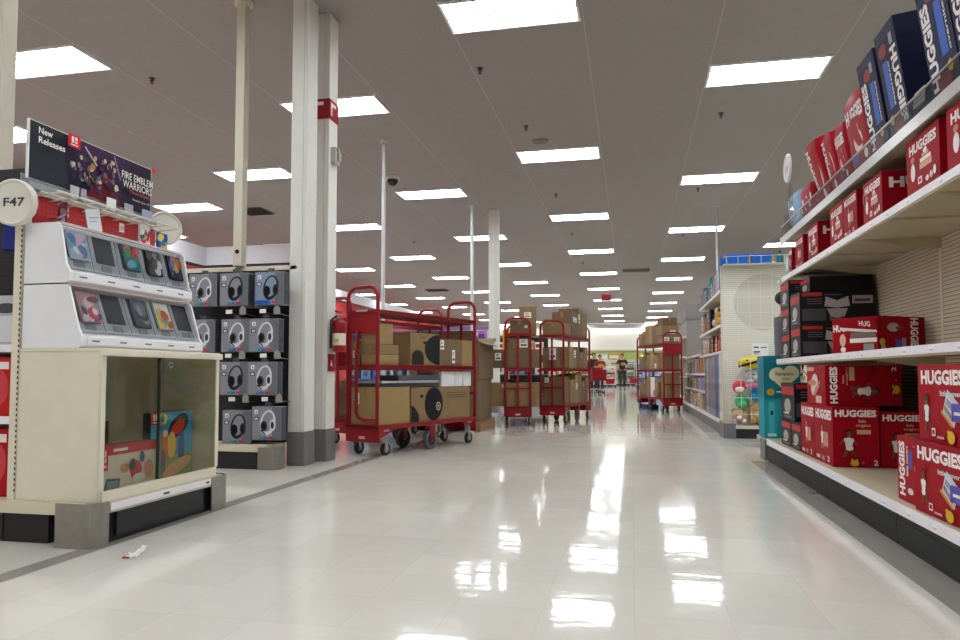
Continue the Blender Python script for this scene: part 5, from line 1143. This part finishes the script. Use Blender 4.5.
def toy(kind, label, x, y, z, dx, dy, dz, col, col2, grp, seed=0):
    r = random.Random(seed); b = MB(); m = C(col, .4)
    if kind == 'box':
        b.box(-dx / 2, -dy / 2, 0, dx / 2, dy / 2, dz, m, .004); F = faces_of(b, dx, dy, dz)
        for kf in ('-X', '-Y'):
            f = F[kf]; f.rect(.08, .12, .92, .55, C(col2, .4)); f.ell(r.uniform(.35, .65), .72, .25, .12, C(col2, .4), 12); f.ell(.5, .34, .2, .13, m, 10)
    elif kind == 'doll':
        b.box(-dx / 2, -dy / 2, 0, dx / 2, dy / 2, .02, C(col2, .4)); b.ball((0, 0, dz * .34), (dx * .4, dy * .4, dz * .34), m); b.ball((0, 0, dz * .82), (dx * .28, dy * .28, dz * .18), C(col2, .5)); b.ball((-dx * .3, -dy * .3, dz * .3), (dx * .2, dy * .2, dz * .14), C(col2, .5))
    elif kind == 'bottle':
        q = min(dx, dy) / 2; b.cyl((0, 0, 0), (0, 0, dz * .7), q, m, 14); b.cyl((0, 0, dz * .7), (0, 0, dz * .82), q, m, 14, q * .4); b.cyl((0, 0, dz * .82), (0, 0, dz), q * .42, C(col2, .4), 10)
    elif kind == 'basket':
        b.prism([(-dx / 2 + .02, 0), (dx / 2 - .02, 0), (dx / 2, dz), (-dx / 2, dz)], 'y', -dy / 2, dy / 2, m); b.box(-dx / 2 - .01, -dy / 2 - .01, dz - .02, dx / 2 + .01, dy / 2 + .01, dz, C(col2, .5), .005)
    nm = {'box': 'boxed_toy', 'doll': 'doll_toy', 'bottle': 'bottle', 'basket': 'storage_basket'}[kind]
    return tag(b.build(nm, None, (x, y, z)), label, {'box': 'toy box', 'doll': 'toy', 'bottle': 'bottle', 'basket': 'basket'}[kind], grp)
def row(z, zg, y0, specs, where, gap=.02, xf=1.215, yend=0):
    y = y0
    pal = ['7a6a60', 'b8a890', '4f5f78', 'a8483c', 'c9c4ba', '6a5f7c', 'b89a4c', '3f4a4c']
    r9 = random.Random(int(y0 * 10 + z * 100)); specs = list(specs); tot = sum(q[2] + gap for q in specs)
    while y0 + tot < yend - .3 and len(specs) < 16:
        c = r9.choice(pal); dy = r9.uniform(.18, .3); hh = specs[len(specs) % 4][3] * r9.uniform(.8, 1.0); specs.append(('box', .3, dy, hh, c, r9.choice([p_ for p_ in pal if p_ != c]), {'7a6a60': 'brown', 'b8a890': 'beige', '4f5f78': 'slate blue', 'a8483c': 'brick red', 'c9c4ba': 'white', '6a5f7c': 'plum', 'b89a4c': 'mustard', '3f4a4c': 'dark grey'}[c])); tot += dy + gap
    for i, (kind, dx, dy, dz, col, col2, cname) in enumerate(specs):
        toy(kind, '%s %s, %s along the %s' % (cname, {'box': 'upright box', 'doll': 'stuffed toy', 'bottle': 'bottle', 'basket': 'basket'}[kind], ordn[i], where), xf + dx / 2, y + dy / 2, z + .0008, dx, dy, dz, col, col2, TG[zg], i); y += dy + gap
row(.19, 'base', 9.76, [('box', .5, .12, .87, 'c9c3bb', 'a59d98', 'pale'), ('box', .5, .16, .87, 'd8d4cc', 'b9b4ad', 'white'), ('box', .5, .2, .86, '8a7f8c', '6b6274', 'mauve'), ('box', .5, .22, .86, '2a6db0', '1d4f8a', 'blue'), ('box', .5, .2, .85, '9a8478', '7a665c', 'brown'), ('box', .5, .24, .86, '8f86a0', '6f6684', 'lilac grey'), ('box', .5, .22, .84, 'a08a80', '7f6c66', 'dusky pink'), ('box', .5, .24, .85, '7f7790', '5f5874', 'dull purple'), ('box', .5, .25, .84, 'b0a49a', '8a8078', 'beige'), ('box', .5, .25, .82, '6c6480', '54506a', 'dark purple')], 'base of the toy shelving', .012, 1.15)
row(1.105, 1.105, 9.8, [('box', .3, .2, .26, '2a2224', '8a3a34', 'dark'), ('doll', .2, .2, .25, 'c4572f', 'e4d0b8', 'orange'), ('box', .3, .24, .28, '3a2a2c', 'b03a30', 'black and red'), ('bottle', .12, .12, .24, 'd86a3a', 'e8e0d4', 'orange'), ('box', .3, .22, .24, '8c2a30', 'd8c8b8', 'red'), ('doll', .2, .2, .26, 'b8b0a8', 'c04a40', 'grey'), ('box', .3, .24, .27, '4c3a34', 'c9a040', 'brown'), ('box', .3, .26, .25, '7a2026', '402022', 'dark red')], 'lower shelf of the toy shelving', .06, yend=13.3)
row(1.47, 1.47, 9.8, [('box', .3, .22, .36, '1f4f80', 'c9c9c4', 'blue'), ('box', .3, .26, .33, 'b0a896', '6c6458', 'beige'), ('doll', .24, .24, .36, 'b02028', 'd8b49c', 'red'), ('doll', .22, .22, .33, '2c3a5c', 'd8c0a8', 'navy'), ('bottle', .13, .13, .3, 'd8a030', '8a3a2c', 'amber'), ('doll', .22, .22, .34, '232630', 'c9c4bc', 'black'), ('doll', .22, .22, .36, '5f8a5c', 'd8d4c4', 'green'), ('box', .3, .24, .34, '1c1d22', '4c5a70', 'black'), ('box', .3, .26, .3, 'c07a3a', '7a3a2c', 'orange')], 'middle shelf of the toy shelving', .05, yend=13.3)
row(1.945, 1.945, 10.25, [('box', .34, .2, .46, '2360b0', '1a4a90', 'tall blue'), ('box', .34, .24, .32, 'd4cfd2', 'a9a4b0', 'white'), ('box', .34, .22, .30, 'b9b0bc', '8a7f90', 'lilac'), ('box', .34, .2, .31, '8a6c5c', 'b9a894', 'brown'), ('box', .34, .26, .28, '3a5a80', 'c4c8cc', 'blue and white'), ('box', .34, .26, .36, '1f8a86', '176a68', 'teal'), ('doll', .24, .24, .3, 'c9a24a', 'd8c8a8', 'yellow'), ('bottle', .14, .14, .3, '5a6a7c', 'd0ccc4', 'grey blue'), ('box', .34, .24, .24, '8a8f94', '5a5f64', 'grey')], 'top shelf of the toy shelving', .04, yend=13.3)
row(.19, 'base', 12.45, [('basket', .5, .4, .26, 'a58b6c', '8a7258', 'tan'), ('box', .5, .34, .27, 'cfc8c0', '6a6264', 'white'), ('basket', .5, .4, .26, 'b09a82', '8f7a62', 'beige'), ('box', .5, .36, .25, '9a7a70', 'c9b4a8', 'pinkish'), ('basket', .5, .4, .26, '8c735a', '6f5a44', 'brown'), ('box', .5, .36, .26, 'b8a898', '77685c', 'pale brown')], 'far part of the base of the toy shelving', .04, 1.15, 16.8)
row(.5, .5, 12.45, [('box', .4, .24, .25, 'd2ccc4', '8a8288', 'white'), ('box', .4, .2, .23, '8c80a8', '6a5f88', 'purple'), ('box', .4, .24, .22, 'a99cb8', '7a6f90', 'lilac'), ('box', .4, .26, .24, '6f6488', 'b9b0c4', 'dark lilac'), ('box', .4, .26, .22, 'b4a8b0', '8a7c88', 'mauve'), ('box', .4, .26, .24, '5f5878', '9a90a8', 'deep purple')], 'low far shelf of the toy shelving', .05, yend=16.8)
row(.8, .8, 12.45, [('box', .4, .24, .24, '5f7a9c', 'c8ccd0', 'blue grey'), ('box', .4, .22, .26, 'c9b23a', '7a6a2a', 'yellow'), ('box', .4, .26, .27, 'b02a2c', 'd8a04a', 'red'), ('box', .4, .26, .26, '9a8fb0', '6c6488', 'lilac'), ('box', .4, .26, .28, 'a8242a', 'c9b040', 'crimson'), ('box', .4, .26, .26, '6d8a9c', '3a5060', 'steel blue')], 'far waist shelf of the toy shelving', .05, yend=16.8)
# grey end of the next run on the right
t = thing('rear_shelving', 'tall grey shelving end beyond the toy shelving on the right', 'shelving', (1.95, 21, 0))
GE = mat('grey_end_panel', '7d7974', .5)
b = MB(); b.box(-.60, -2.6, 0, .8, 4, 2.35, GE); b.box(-.62, -2.62, 2.15, .82, 4, 2.55, C('757270', .5)); b.build('end_unit', t)
b = MB(); b.box(-.66, -2.58, .15, -.6, 4, .19, RAIL)
for z in (.7, 1.2, 1.7): b.box(-.9, -2.58, z, -.6, 4, z + .03, CREAMDECK)
b.build('side_shelf', t)

# ------------------------------------------------------------------ electronics area behind the carts (left)
def low_fixture(name, label, cat, x0, x1, y0, y1, h, top='d8d6d2', body='cfcac0', shelves=3):
    t = thing(name, label, cat, ((x0 + x1) / 2, (y0 + y1) / 2, 0)); w, d = x1 - x0, y1 - y0
    b = MB(); b.box(-w / 2, -d / 2, 0, w / 2, d / 2, .14, BLACK); b.build('kick_plate', t)
    b = MB(); b.box(-w / 2, -.02, .14, w / 2, .02, h, C(body, .5)); b.build('back_panel', t)
    for k in range(shelves):
        z = .15 + k * (h - .15) / shelves; b = MB(); b.box(-w / 2, -d / 2, z - .02, w / 2, d / 2, z + .01, C(top, .45)); b.build('shelf', t)
    b = MB(); b.box(-w / 2, -.05, h - .06, w / 2, .05, h + .02, C(top, .45)); b.build('top_rail', t)
    return t
def stock(x0, x1, y, z, n, hmax, cols, where, grp, seed, d=.2):
    r = random.Random(seed); w = (x1 - x0) / n
    for i in range(n):
        ww = w * r.uniform(.75, .95); hh = hmax * r.uniform(.7, 1.0); c = cols[i % len(cols)]
        b = MB(); b.box(-ww / 2, -d / 2, 0, ww / 2, d / 2, hh, C(c, .4), .003); f = Face(b, (-ww / 2, -d / 2, 0), (1, 0, 0), (0, 0, 1), ww, hh); f.rect(.1, .55, .9, .85, C(cols[(i + 2) % len(cols)], .4)); f.ell(.5, .3, .25, .15, C(cols[(i + 1) % len(cols)], .4), 10)
        tag(b.build('boxed_product', None, (x0 + w * (i + .5), y, z)), '%s box from the left %s' % (ordn[i] if i < 11 else 'number %d' % (i + 1), where), 'box', grp)
low_fixture('electronics_shelving', 'low shelving of purple and white boxes behind the pallet cartons', 'shelving', -5.4, -3.6, 17.6, 18.5, 2.0, '8a6a9c')
for k, z in ((1, .7767), (2, 1.3934)):
    stock(-5.35, -3.65, 17.85, z + .001, 8, .5, ['7a4a8c', 'd8d4de', '9a6aac', 'c9c4d4', '5c3a78'], 'on the %s shelf of the purple shelving' % ('bottom', 'middle', 'top')[k], 'boxes on the purple shelving', k)
low_fixture('electronics_shelving', 'blue topped shelving with a bright blue end marker behind the large cart', 'shelving', -6.2, -4.0, 14.6, 15.5, 1.72, '2f66b0', '38444e')
b = MB(); b.cyl((0, 0, 0), (0, -.02, 0), .11, C('2a8ad0', .4), 24); b.box(-.02, .0, -.3, .02, .02, 0, STEEL); tag(b.build('round_marker', None, (-6.05, 14.95, 1.98)), 'bright blue round marker on the blue topped shelving', 'sign')
stock(-6.15, -4.05, 14.9, .684, 8, .45, ['3a4650', '7c8a94', '2f66b0', 'b0b8be'], 'on the middle shelf of the blue topped shelving', 'boxes on the blue topped shelving', 6)
stock(-6.15, -4.05, 14.9, 1.208, 8, .42, ['2a3640', '5f6c78', '3a74bc', 'c4c8cc'], 'on the top shelf of the blue topped shelving', 'boxes on the blue topped shelving', 7)
low_fixture('game_shelving', 'tall dark shelving far along the left of the aisle', 'shelving', -5.6, -2.6, 22.0, 22.9, 2.0, '6f6b66', '2f2c2a')
stock(-5.5, -2.7, 22.25, .777, 9, .5, ['c9c4bc', '8a2a30', '6a8ab0', '3a3a40'], 'on the middle shelf of the tall dark shelving', 'boxes on the tall dark shelving', 9)
stock(-5.5, -2.7, 22.25, 1.394, 9, .5, ['d8d4cc', '4a6aa0', 'a03a3c', 'c9a040'], 'on the top shelf of the tall dark shelving', 'boxes on the tall dark shelving', 10)
b = MB(); b.box(-.12, -.01, 0, .12, .01, .42, C('d2b21e', .45), .004); f = Face(b, (-.12, -.0105, 0), (1, 0, 0), (0, 0, 1), .24, .42); f.rect(.2, .2, .8, .5, C('3a3420')); f.rect(.2, .6, .8, .8, C('e9e3c8')); b.box(-.02, .01, -1.3, .02, .03, .3, STEEL); b.box(-.2, -.2, -1.31, .2, .2, -1.29, STEEL)
tag(b.build('stand_sign', None, (-2.52, 14.6, 1.31)), 'yellow sign on a stand beside the white column behind the end-on cart', 'sign')

# ------------------------------------------------------------------ far end of the aisle
def shelf_unit(label, x0, x1, y, h, body, n, cols, where, seed):
    t = thing('display_shelving', label, 'shelving', ((x0 + x1) / 2, y, 0)); w = x1 - x0
    b = MB(); b.box(-w / 2, -.3, 0, w / 2, .3, .12, BLACK); b.build('kick_plate', t)
    b = MB(); b.box(-w / 2, .26, .12, w / 2, .3, h, C(body, .5)); b.box(-w / 2, -.3, .12, -w / 2 + .04, .3, h, C(body, .5)); b.box(w / 2 - .04, -.3, .12, w / 2, .3, h, C(body, .5)); b.build('frame', t)
    for k in range(n):
        z = .12 + k * (h - .12) / n; b = MB(); b.box(-w / 2 + .04, -.3, z, w / 2 - .04, .26, z + .03, C(body, .5)); b.build('shelf', t)
        stock(x0 + .08, x1 - .08, y - .1, z + .031, 5, (h - .12) / n * .75, cols, 'on the %s shelf of the %s' % (('bottom', 'second', 'third', 'top')[k], where), 'boxes on the ' + where, seed + k)
shelf_unit('white display shelving at the far end of the aisle left of the walking person', -2.35, -.95, 44.0, 1.25, 'd9d6d0', 3, ['d8d4cc', 'b86a5a', 'c9c4bc', '8a8f9c', 'd0a890'], 'white far shelving', 20)
shelf_unit('blue and white shelving at the aisle far end right of the walking person', .25, 1.9, 43.0, 1.5, 'c4cbd8', 3, ['7a8fb8', 'd8dce4', '4a62a0', 'c9ccd4', '9aa8c8'], 'blue far shelving', 30)
shelf_unit('shelving of colourful goods against the green wall left of the aisle', -5.2, -2.6, 45.5, 1.9, 'cfcfc4', 3, ['c9502f', 'd8d0b0', '5a8a4c', 'd8a03a', '8a4a5c'], 'left green wall shelving', 40)
for i, (x, c, l) in enumerate(((-2.9, '3f4a52', 'dark framed poster'), (-2.0, 'c9d0c8', 'pale poster'), (-1.2, 'd08a4a', 'orange poster'), (.9, 'c8cf5a', 'lime poster'), (2.0, 'd8dca8', 'pale lime poster'))):
    b = MB(); b.box(-.38, -.02, 0, .38, 0, .7, C(c, .5), .004); f = Face(b, (-.38, -.0205, 0), (1, 0, 0), (0, 0, 1), .76, .7); f.rect(.1, .55, .9, .85, C('e3e2d4')); f.ell(.5, .32, .25, .18, C('6a7a5c'), 12)
    tag(b.build('wall_poster', None, (x, 49.59, 1.45)), '%s on the green far wall' % l, 'poster', 'posters on the far wall')
shelf_unit('pale shelving against the green wall directly behind the walking person', -2.5, .2, 48.9, 1.75, 'c9c9be', 3, ['8a9a7c', 'c9c4b0', 'a8b0a0', 'd0b890', '7a8478'], 'pale back shelving', 50)
shelf_unit('pale shelving against the green wall behind the right cart', .3, 3.4, 48.9, 1.75, 'c4c9c0', 3, ['b0b8c4', 'c9c4b8', '8a98a8', 'd8d4cc', 'a0a890'], 'right green wall shelving', 60)
t = thing('added_wall_light', 'added trough lamp brightening the white band of the far wall', 'lamp', (0, 48.7, 4.0))  # lamp added only to brighten the white band of the far wall
b = MB(); b.box(-9, -.02, -.12, 9, 0, .17, LF); b.box(-9, 0, -.14, 9, .12, -.12, LF); b.build('trough', t)
b = MB(); b.box(-9, .01, -.10, 9, .06, -.04, EM); b.build('added_lamp_tube', t)
def basket_stack(label, x, y):
    t = thing('shopping_basket', label, 'basket', (x, y, 0)); b = MB()
    b.prism([(-.2, .25), (.2, .25), (.24, .5), (-.24, .5)], 'y', -.17, .17, C('8c161e', .45)); b.box(-.25, -.18, .48, .25, .18, .52, C('8c161e', .45), .006); b.build('basket_body', t)
    b = MB(); b.tube([(-.22, 0, .5), (-.15, 0, .64), (.15, 0, .64), (.22, 0, .5)], .012, C('9a1820', .4), 8); b.build('handle', t)
    b = MB(); 
    for sx in (-.18, .18):
        for sy in (-.14, .14): b.cyl((sx, sy, 0), (sx, sy, .25), .012, STEEL, 8)
    b.build('stand', t)
basket_stack('red shopping basket on a stand at the far end left of the walking person', -1.15, 38.5)
basket_stack('red shopping basket on a stand right of the walking person by the blue shelving', .1, 41.0)
t = thing('shopping_cart', 'red shopping cart pushed along the left of the far aisle', 'shopping cart', (-1.36, 28.5, 0), .25)
b = MB()
for z0, z1, m in ((.52, .95, C('7a121a', .45)),):
    b.prism([(-.24, z0), (.24, z0), (.29, z1), (.25, z1), (.21, z0 + .03), (-.21, z0 + .03), (-.25, z1), (-.29, z1)], 'y', -.45, .4, m); b.box(-.27, -.47, z0, .27, -.44, z1, m); b.box(-.25, .39, z0, .25, .42, z1, m)
b.build('basket_body', t)
b = MB(); b.tube([(-.26, .4, .95), (-.26, .5, 1.02), (.26, .5, 1.02), (.26, .4, .95)], .016, C('8f141e', .4), 8)
for s in (-1, 1): b.tube([(s * .22, .35, .52), (s * .22, .38, .16), (s * .2, -.42, .16)], .014, STEEL, 8)
b.box(-.2, -.38, .17, .2, .36, .19, STEEL); b.build('frame', t)
for sx in (-1, 1):
    for sy in (-.42, .38): b = MB(); b.cyl((sx * .2 - .015, sy, .065), (sx * .2 + .015, sy, .065), .064, TYRE, 14); b.box(sx * .2 - .02, sy - .01, .06, sx * .2 + .02, sy + .01, .17, STEEL); b.build('wheel', t)

# ------------------------------------------------------------------ people
def skin_mesh(name, joints, bones, m, parent=None, sub=2, loc=None, rotz=0):
    names = list(joints); me = bpy.data.meshes.new(name)
    me.from_pydata([joints[n][:3] for n in names], [(names.index(a), names.index(c)) for a, c in bones], [])
    o = bpy.data.objects.new(name, me); COL.objects.link(o)
    o.modifiers.new('skin', 'SKIN'); s = o.modifiers.new('sub', 'SUBSURF'); s.levels = s.render_levels = sub
    for i, n in enumerate(names):
        r = joints[n][3]; d = me.skin_vertices[0].data[i]; d.radius = r if isinstance(r, tuple) else (r, r)
        d.use_root = (i == 0)
    bpy.context.view_layer.update()
    ev = o.evaluated_get(bpy.context.evaluated_depsgraph_get()); nm = bpy.data.meshes.new_from_object(ev)
    o.modifiers.clear(); o.data = nm; bpy.data.meshes.remove(me); nm.materials.clear(); nm.materials.append(m)
    for p in nm.polygons: p.use_smooth = True
    if parent: o.parent = parent
    if loc is not None: o.location = loc
    o.rotation_euler = (0, 0, rotz); return o
def person(label, loc, rotz, shirt, pants, hair, skin, stride=.2, arms=((.05, .0), (-.05, .0)), hgt=1.76, long_sleeve=False, graphic=None, hair_long=False, bent=None):
    k = hgt / 1.76
    def J(d): return {n: (v[0] * k, v[1] * k, v[2] * k, tuple(q * k for q in v[3]) if isinstance(v[3], tuple) else v[3] * k) for n, v in d.items()}
    # faces -Y
    s = stride
    j = {'pelvis': (0, 0, .95, (.15, .11)), 'waist': (0, 0, 1.12, (.135, .095)), 'chest': (0, 0, 1.32, (.16, .105)), 'collar': (0, 0, 1.45, (.09, .07)), 'neck': (0, -.01, 1.52, .052), 'chin': (0, -.02, 1.58, (.062, .07)), 'head': (0, -.02, 1.66, (.078, .095)), 'crown': (0, -.012, 1.735, (.055, .07))}
    bn = [('pelvis', 'waist'), ('waist', 'chest'), ('chest', 'collar'), ('collar', 'neck'), ('neck', 'chin'), ('chin', 'head'), ('head', 'crown')]
    for q, nm, ph, (ax, fw) in ((-1, 'r', 1, arms[0]), (1, 'l', -1, arms[1])):
        j['sh' + nm] = (q * .18, 0, 1.42, .058); 
        if bent and nm in bent: j['el' + nm] = (q * .25, -.03, 1.15, .042); j['wr' + nm] = (q * .14, -.25, 1.22, .03); j['pa' + nm] = (q * .10, -.31, 1.25, (.035, .022))
        else: j['el' + nm] = (q * (.23 + ax), -fw * .5, 1.14, .042); j['wr' + nm] = (q * (.25 + ax), -fw - .04, .90, .03); j['pa' + nm] = (q * (.25 + ax), -fw - .06, .82, (.024, .036))
        bn += [('collar', 'sh' + nm), ('sh' + nm, 'el' + nm), ('el' + nm, 'wr' + nm), ('wr' + nm, 'pa' + nm)]
        j['hi' + nm] = (q * .095, 0, .88, .088); j['kn' + nm] = (q * .1, -ph * s * .55 - .02, .49, .058); j['an' + nm] = (q * .1, -ph * s + (.05 if ph < 0 else 0), .09 + (.03 if ph < 0 and s > .05 else 0), .036)
        j['to' + nm] = (q * .115, -ph * s - .14, .045, (.04, .03)); bn += [('pelvis', 'hi' + nm), ('hi' + nm, 'kn' + nm), ('kn' + nm, 'an' + nm), ('an' + nm, 'to' + nm)]
        base = Vector(j['pa' + nm][:3]); dirv = (base - Vector(j['wr' + nm][:3])).normalized()
    j = J(j); m = mat('skin_' + skin, skin, .55)
    body = skin_mesh('person', j, bn, m, None, 2)
    # fingers, nose, ears and eyes join the body mesh
    bm = bmesh.new(); bm.from_mesh(body.data); b = MB(); b.bm = bm; b.ms = [m, C('1c1614', .3), C('8a4a44', .5)]
    for q, nm in ((-1, 'r'), (1, 'l')):
        w0 = Vector(j['wr' + nm][:3]); p0 = Vector(j['pa' + nm][:3]); d = (p0 - w0).normalized(); side = Vector((0, 1, 0)) if abs(d.y) < .7 else Vector((0, 0, 1)); side = (side - d * side.dot(d)).normalized(); cu = d.cross(side)
        if cu.x * q > 0: cu = -cu
        for i, ln in enumerate((.06, .072, .068, .052)):
            a = p0 + side * (-.027 + .018 * i) * k + d * .02; b.tube([a, a + d * ln * .5 * k, a + d * ln * .85 * k + cu * .014, a + d * ln * k + cu * .03], .0085 * k, m, 6, r2=.006 * k)
        a = p0 - side * .03 * k - d * .015; b.tube([a, a - side * .02 * k + d * .02, a - side * .025 * k + d * .05 + cu * .01], .010 * k, m, 6, r2=.007 * k)
    hd = Vector(j['head'][:3])
    b.ball((hd.x, hd.y - .098 * k, hd.z - .02 * k), (.014 * k, .022 * k, .022 * k), m, 8, 6)
    for q in (-1, 1): b.ball((hd.x + q * .082 * k, hd.y + .01, hd.z - .01 * k), (.012 * k, .02 * k, .032 * k), m, 8, 6); b.ball((hd.x + q * .032 * k, hd.y - .086 * k, hd.z + .012 * k), (.012 * k, .008, .008 * k), b.ms[1], 8, 6)
    b.ball((hd.x, hd.y - .084 * k, hd.z - .06 * k), (.024 * k, .01, .007 * k), b.ms[2], 8, 6)
    for f in bm.faces: pass
    bm.to_mesh(body.data); bm.free(); body.data.materials.clear()
    for q in b.ms: body.data.materials.append(q)
    body.location = loc; body.rotation_euler = (0, 0, rotz); tag(body, label, 'person')
    g = lambda n, e, dz=0: (j[n][0], j[n][1], j[n][2] + dz, tuple(q + e for q in j[n][3]) if isinstance(j[n][3], tuple) else j[n][3] + e)
    e = .016
    sj = {'chest': g('chest', e), 'waist': g('waist', e + .004), 'pelvis': g('pelvis', e + .006, -.07), 'collar': g('collar', e - .004, -.01)}; sb = [('chest', 'waist'), ('waist', 'pelvis'), ('chest', 'collar')]
    for nm in 'rl':
        sj['sh' + nm] = g('sh' + nm, e); el = Vector(j['el' + nm][:3]); sh = Vector(j['sh' + nm][:3]); md = sh.lerp(el, .72)
        sb += [('collar', 'sh' + nm)]
        if long_sleeve: sj['el' + nm] = g('el' + nm, e); sj['wr' + nm] = g('wr' + nm, .012); sb += [('sh' + nm, 'el' + nm), ('el' + nm, 'wr' + nm)]
        else: sj['md' + nm] = (md.x, md.y, md.z, .064 * k); sb += [('sh' + nm, 'md' + nm)]
    skin_mesh('shirt', sj, sb, mat('cloth_' + shirt, shirt, .85, bump=.1), body)
    pj = {'pelvis': g('pelvis', e - .002)}; pb_ = []
    for nm in 'rl':
        for n in ('hi', 'kn', 'an'): pj[n + nm] = g(n + nm, .016)
        pb_ += [('pelvis', 'hi' + nm), ('hi' + nm, 'kn' + nm), ('kn' + nm, 'an' + nm)]
    skin_mesh('trousers', pj, pb_, mat('cloth_' + pants, pants, .85), body)
    for nm in 'rl':
        b = MB(); a = Vector(j['an' + nm][:3]); tt = Vector(j['to' + nm][:3]); zc = max(.0, tt.z - .045); b.ball((tt.x, (a.y + tt.y) / 2 - .0, zc + .042), (.05, .145, .042), C('22211f', .5), 14, 8); b.build('shoe', body)
    b = MB(); hm = mat('hair_' + hair, hair, .6)
    b.ball((hd.x, hd.y + .014, hd.z + .032 * k), (.092 * k, .108 * k, .088 * k), hm, 18, 12)
    if hair_long: b.ball((hd.x, hd.y + .06 * k, hd.z - .06 * k), (.085 * k, .06 * k, .13 * k), hm, 14, 10)
    o = b.build('hair', body)
    for v in o.data.vertices:      # keep the face clear
        if v.co.y < hd.y - .055 * k and v.co.z < hd.z + .055 * k: v.co.y = hd.y - .05 * k
    if graphic:
        b = MB(); c = Vector(j['chest'][:3]); b.ball((c.x, c.y - .075 * k, c.z - .07), (.10, .05, .12), C(graphic, .7), 16, 10); b.build('shirt_print', body)
    return body
person('person in a black shirt with a yellow print walking down the far aisle', (-.47, 35.9, 0), .1, '1d1d1f', '23251f', '1a1614', 'b8876a', .2, ((.06, .05), (.04, .0)), 1.78, graphic='94762a', bent='l')
person('person in a red and yellow top behind the red shopping cart in the far aisle', (-1.28, 29.35, 0), .25, '8a1c20', '2a2a30', '181412', 'b08060', .1, ((.02, .1), (.02, .1)), 1.56, graphic='a8842c', bent='rl')
person('person in a black jacket standing beyond the red shopping cart', (-1.65, 31.6, 0), .3, '1c1d22', '26272c', '14110f', 'a87858', .05, ((.02, .0), (.02, .0)), 1.70, long_sleeve=True)
person('person with black hair in a grey top standing behind the baby shelving', (1.675, 8.45, 0), PI / 2, '5c5d66', '2c2e38', '121012', 'b08468', .05, ((.0, .05), (.0, .05)), 1.71, long_sleeve=True, hair_long=False)

# ------------------------------------------------------------------ light and look
W = bpy.data.worlds.new('world'); SC.world = W; W.use_nodes = True
W.node_tree.nodes['Background'].inputs[0].default_value = (0.8, 0.85, 0.9, 1); W.node_tree.nodes['Background'].inputs[1].default_value = 0.05
SC.view_settings.view_transform = 'Standard'; SC.view_settings.look = 'None'; SC.view_settings.exposure = 0.0; SC.view_settings.gamma = 1; SC.view_settings.use_curve_mapping = False
SC.cycles.use_denoising = True
SC.cycles.max_bounces = 10; SC.cycles.diffuse_bounces = 5; SC.cycles.glossy_bounces = 4; SC.cycles.transparent_max_bounces = 12
SC.cycles.sample_clamp_indirect = 6.0
SC.cycles.caustics_reflective = False; SC.cycles.caustics_refractive = False
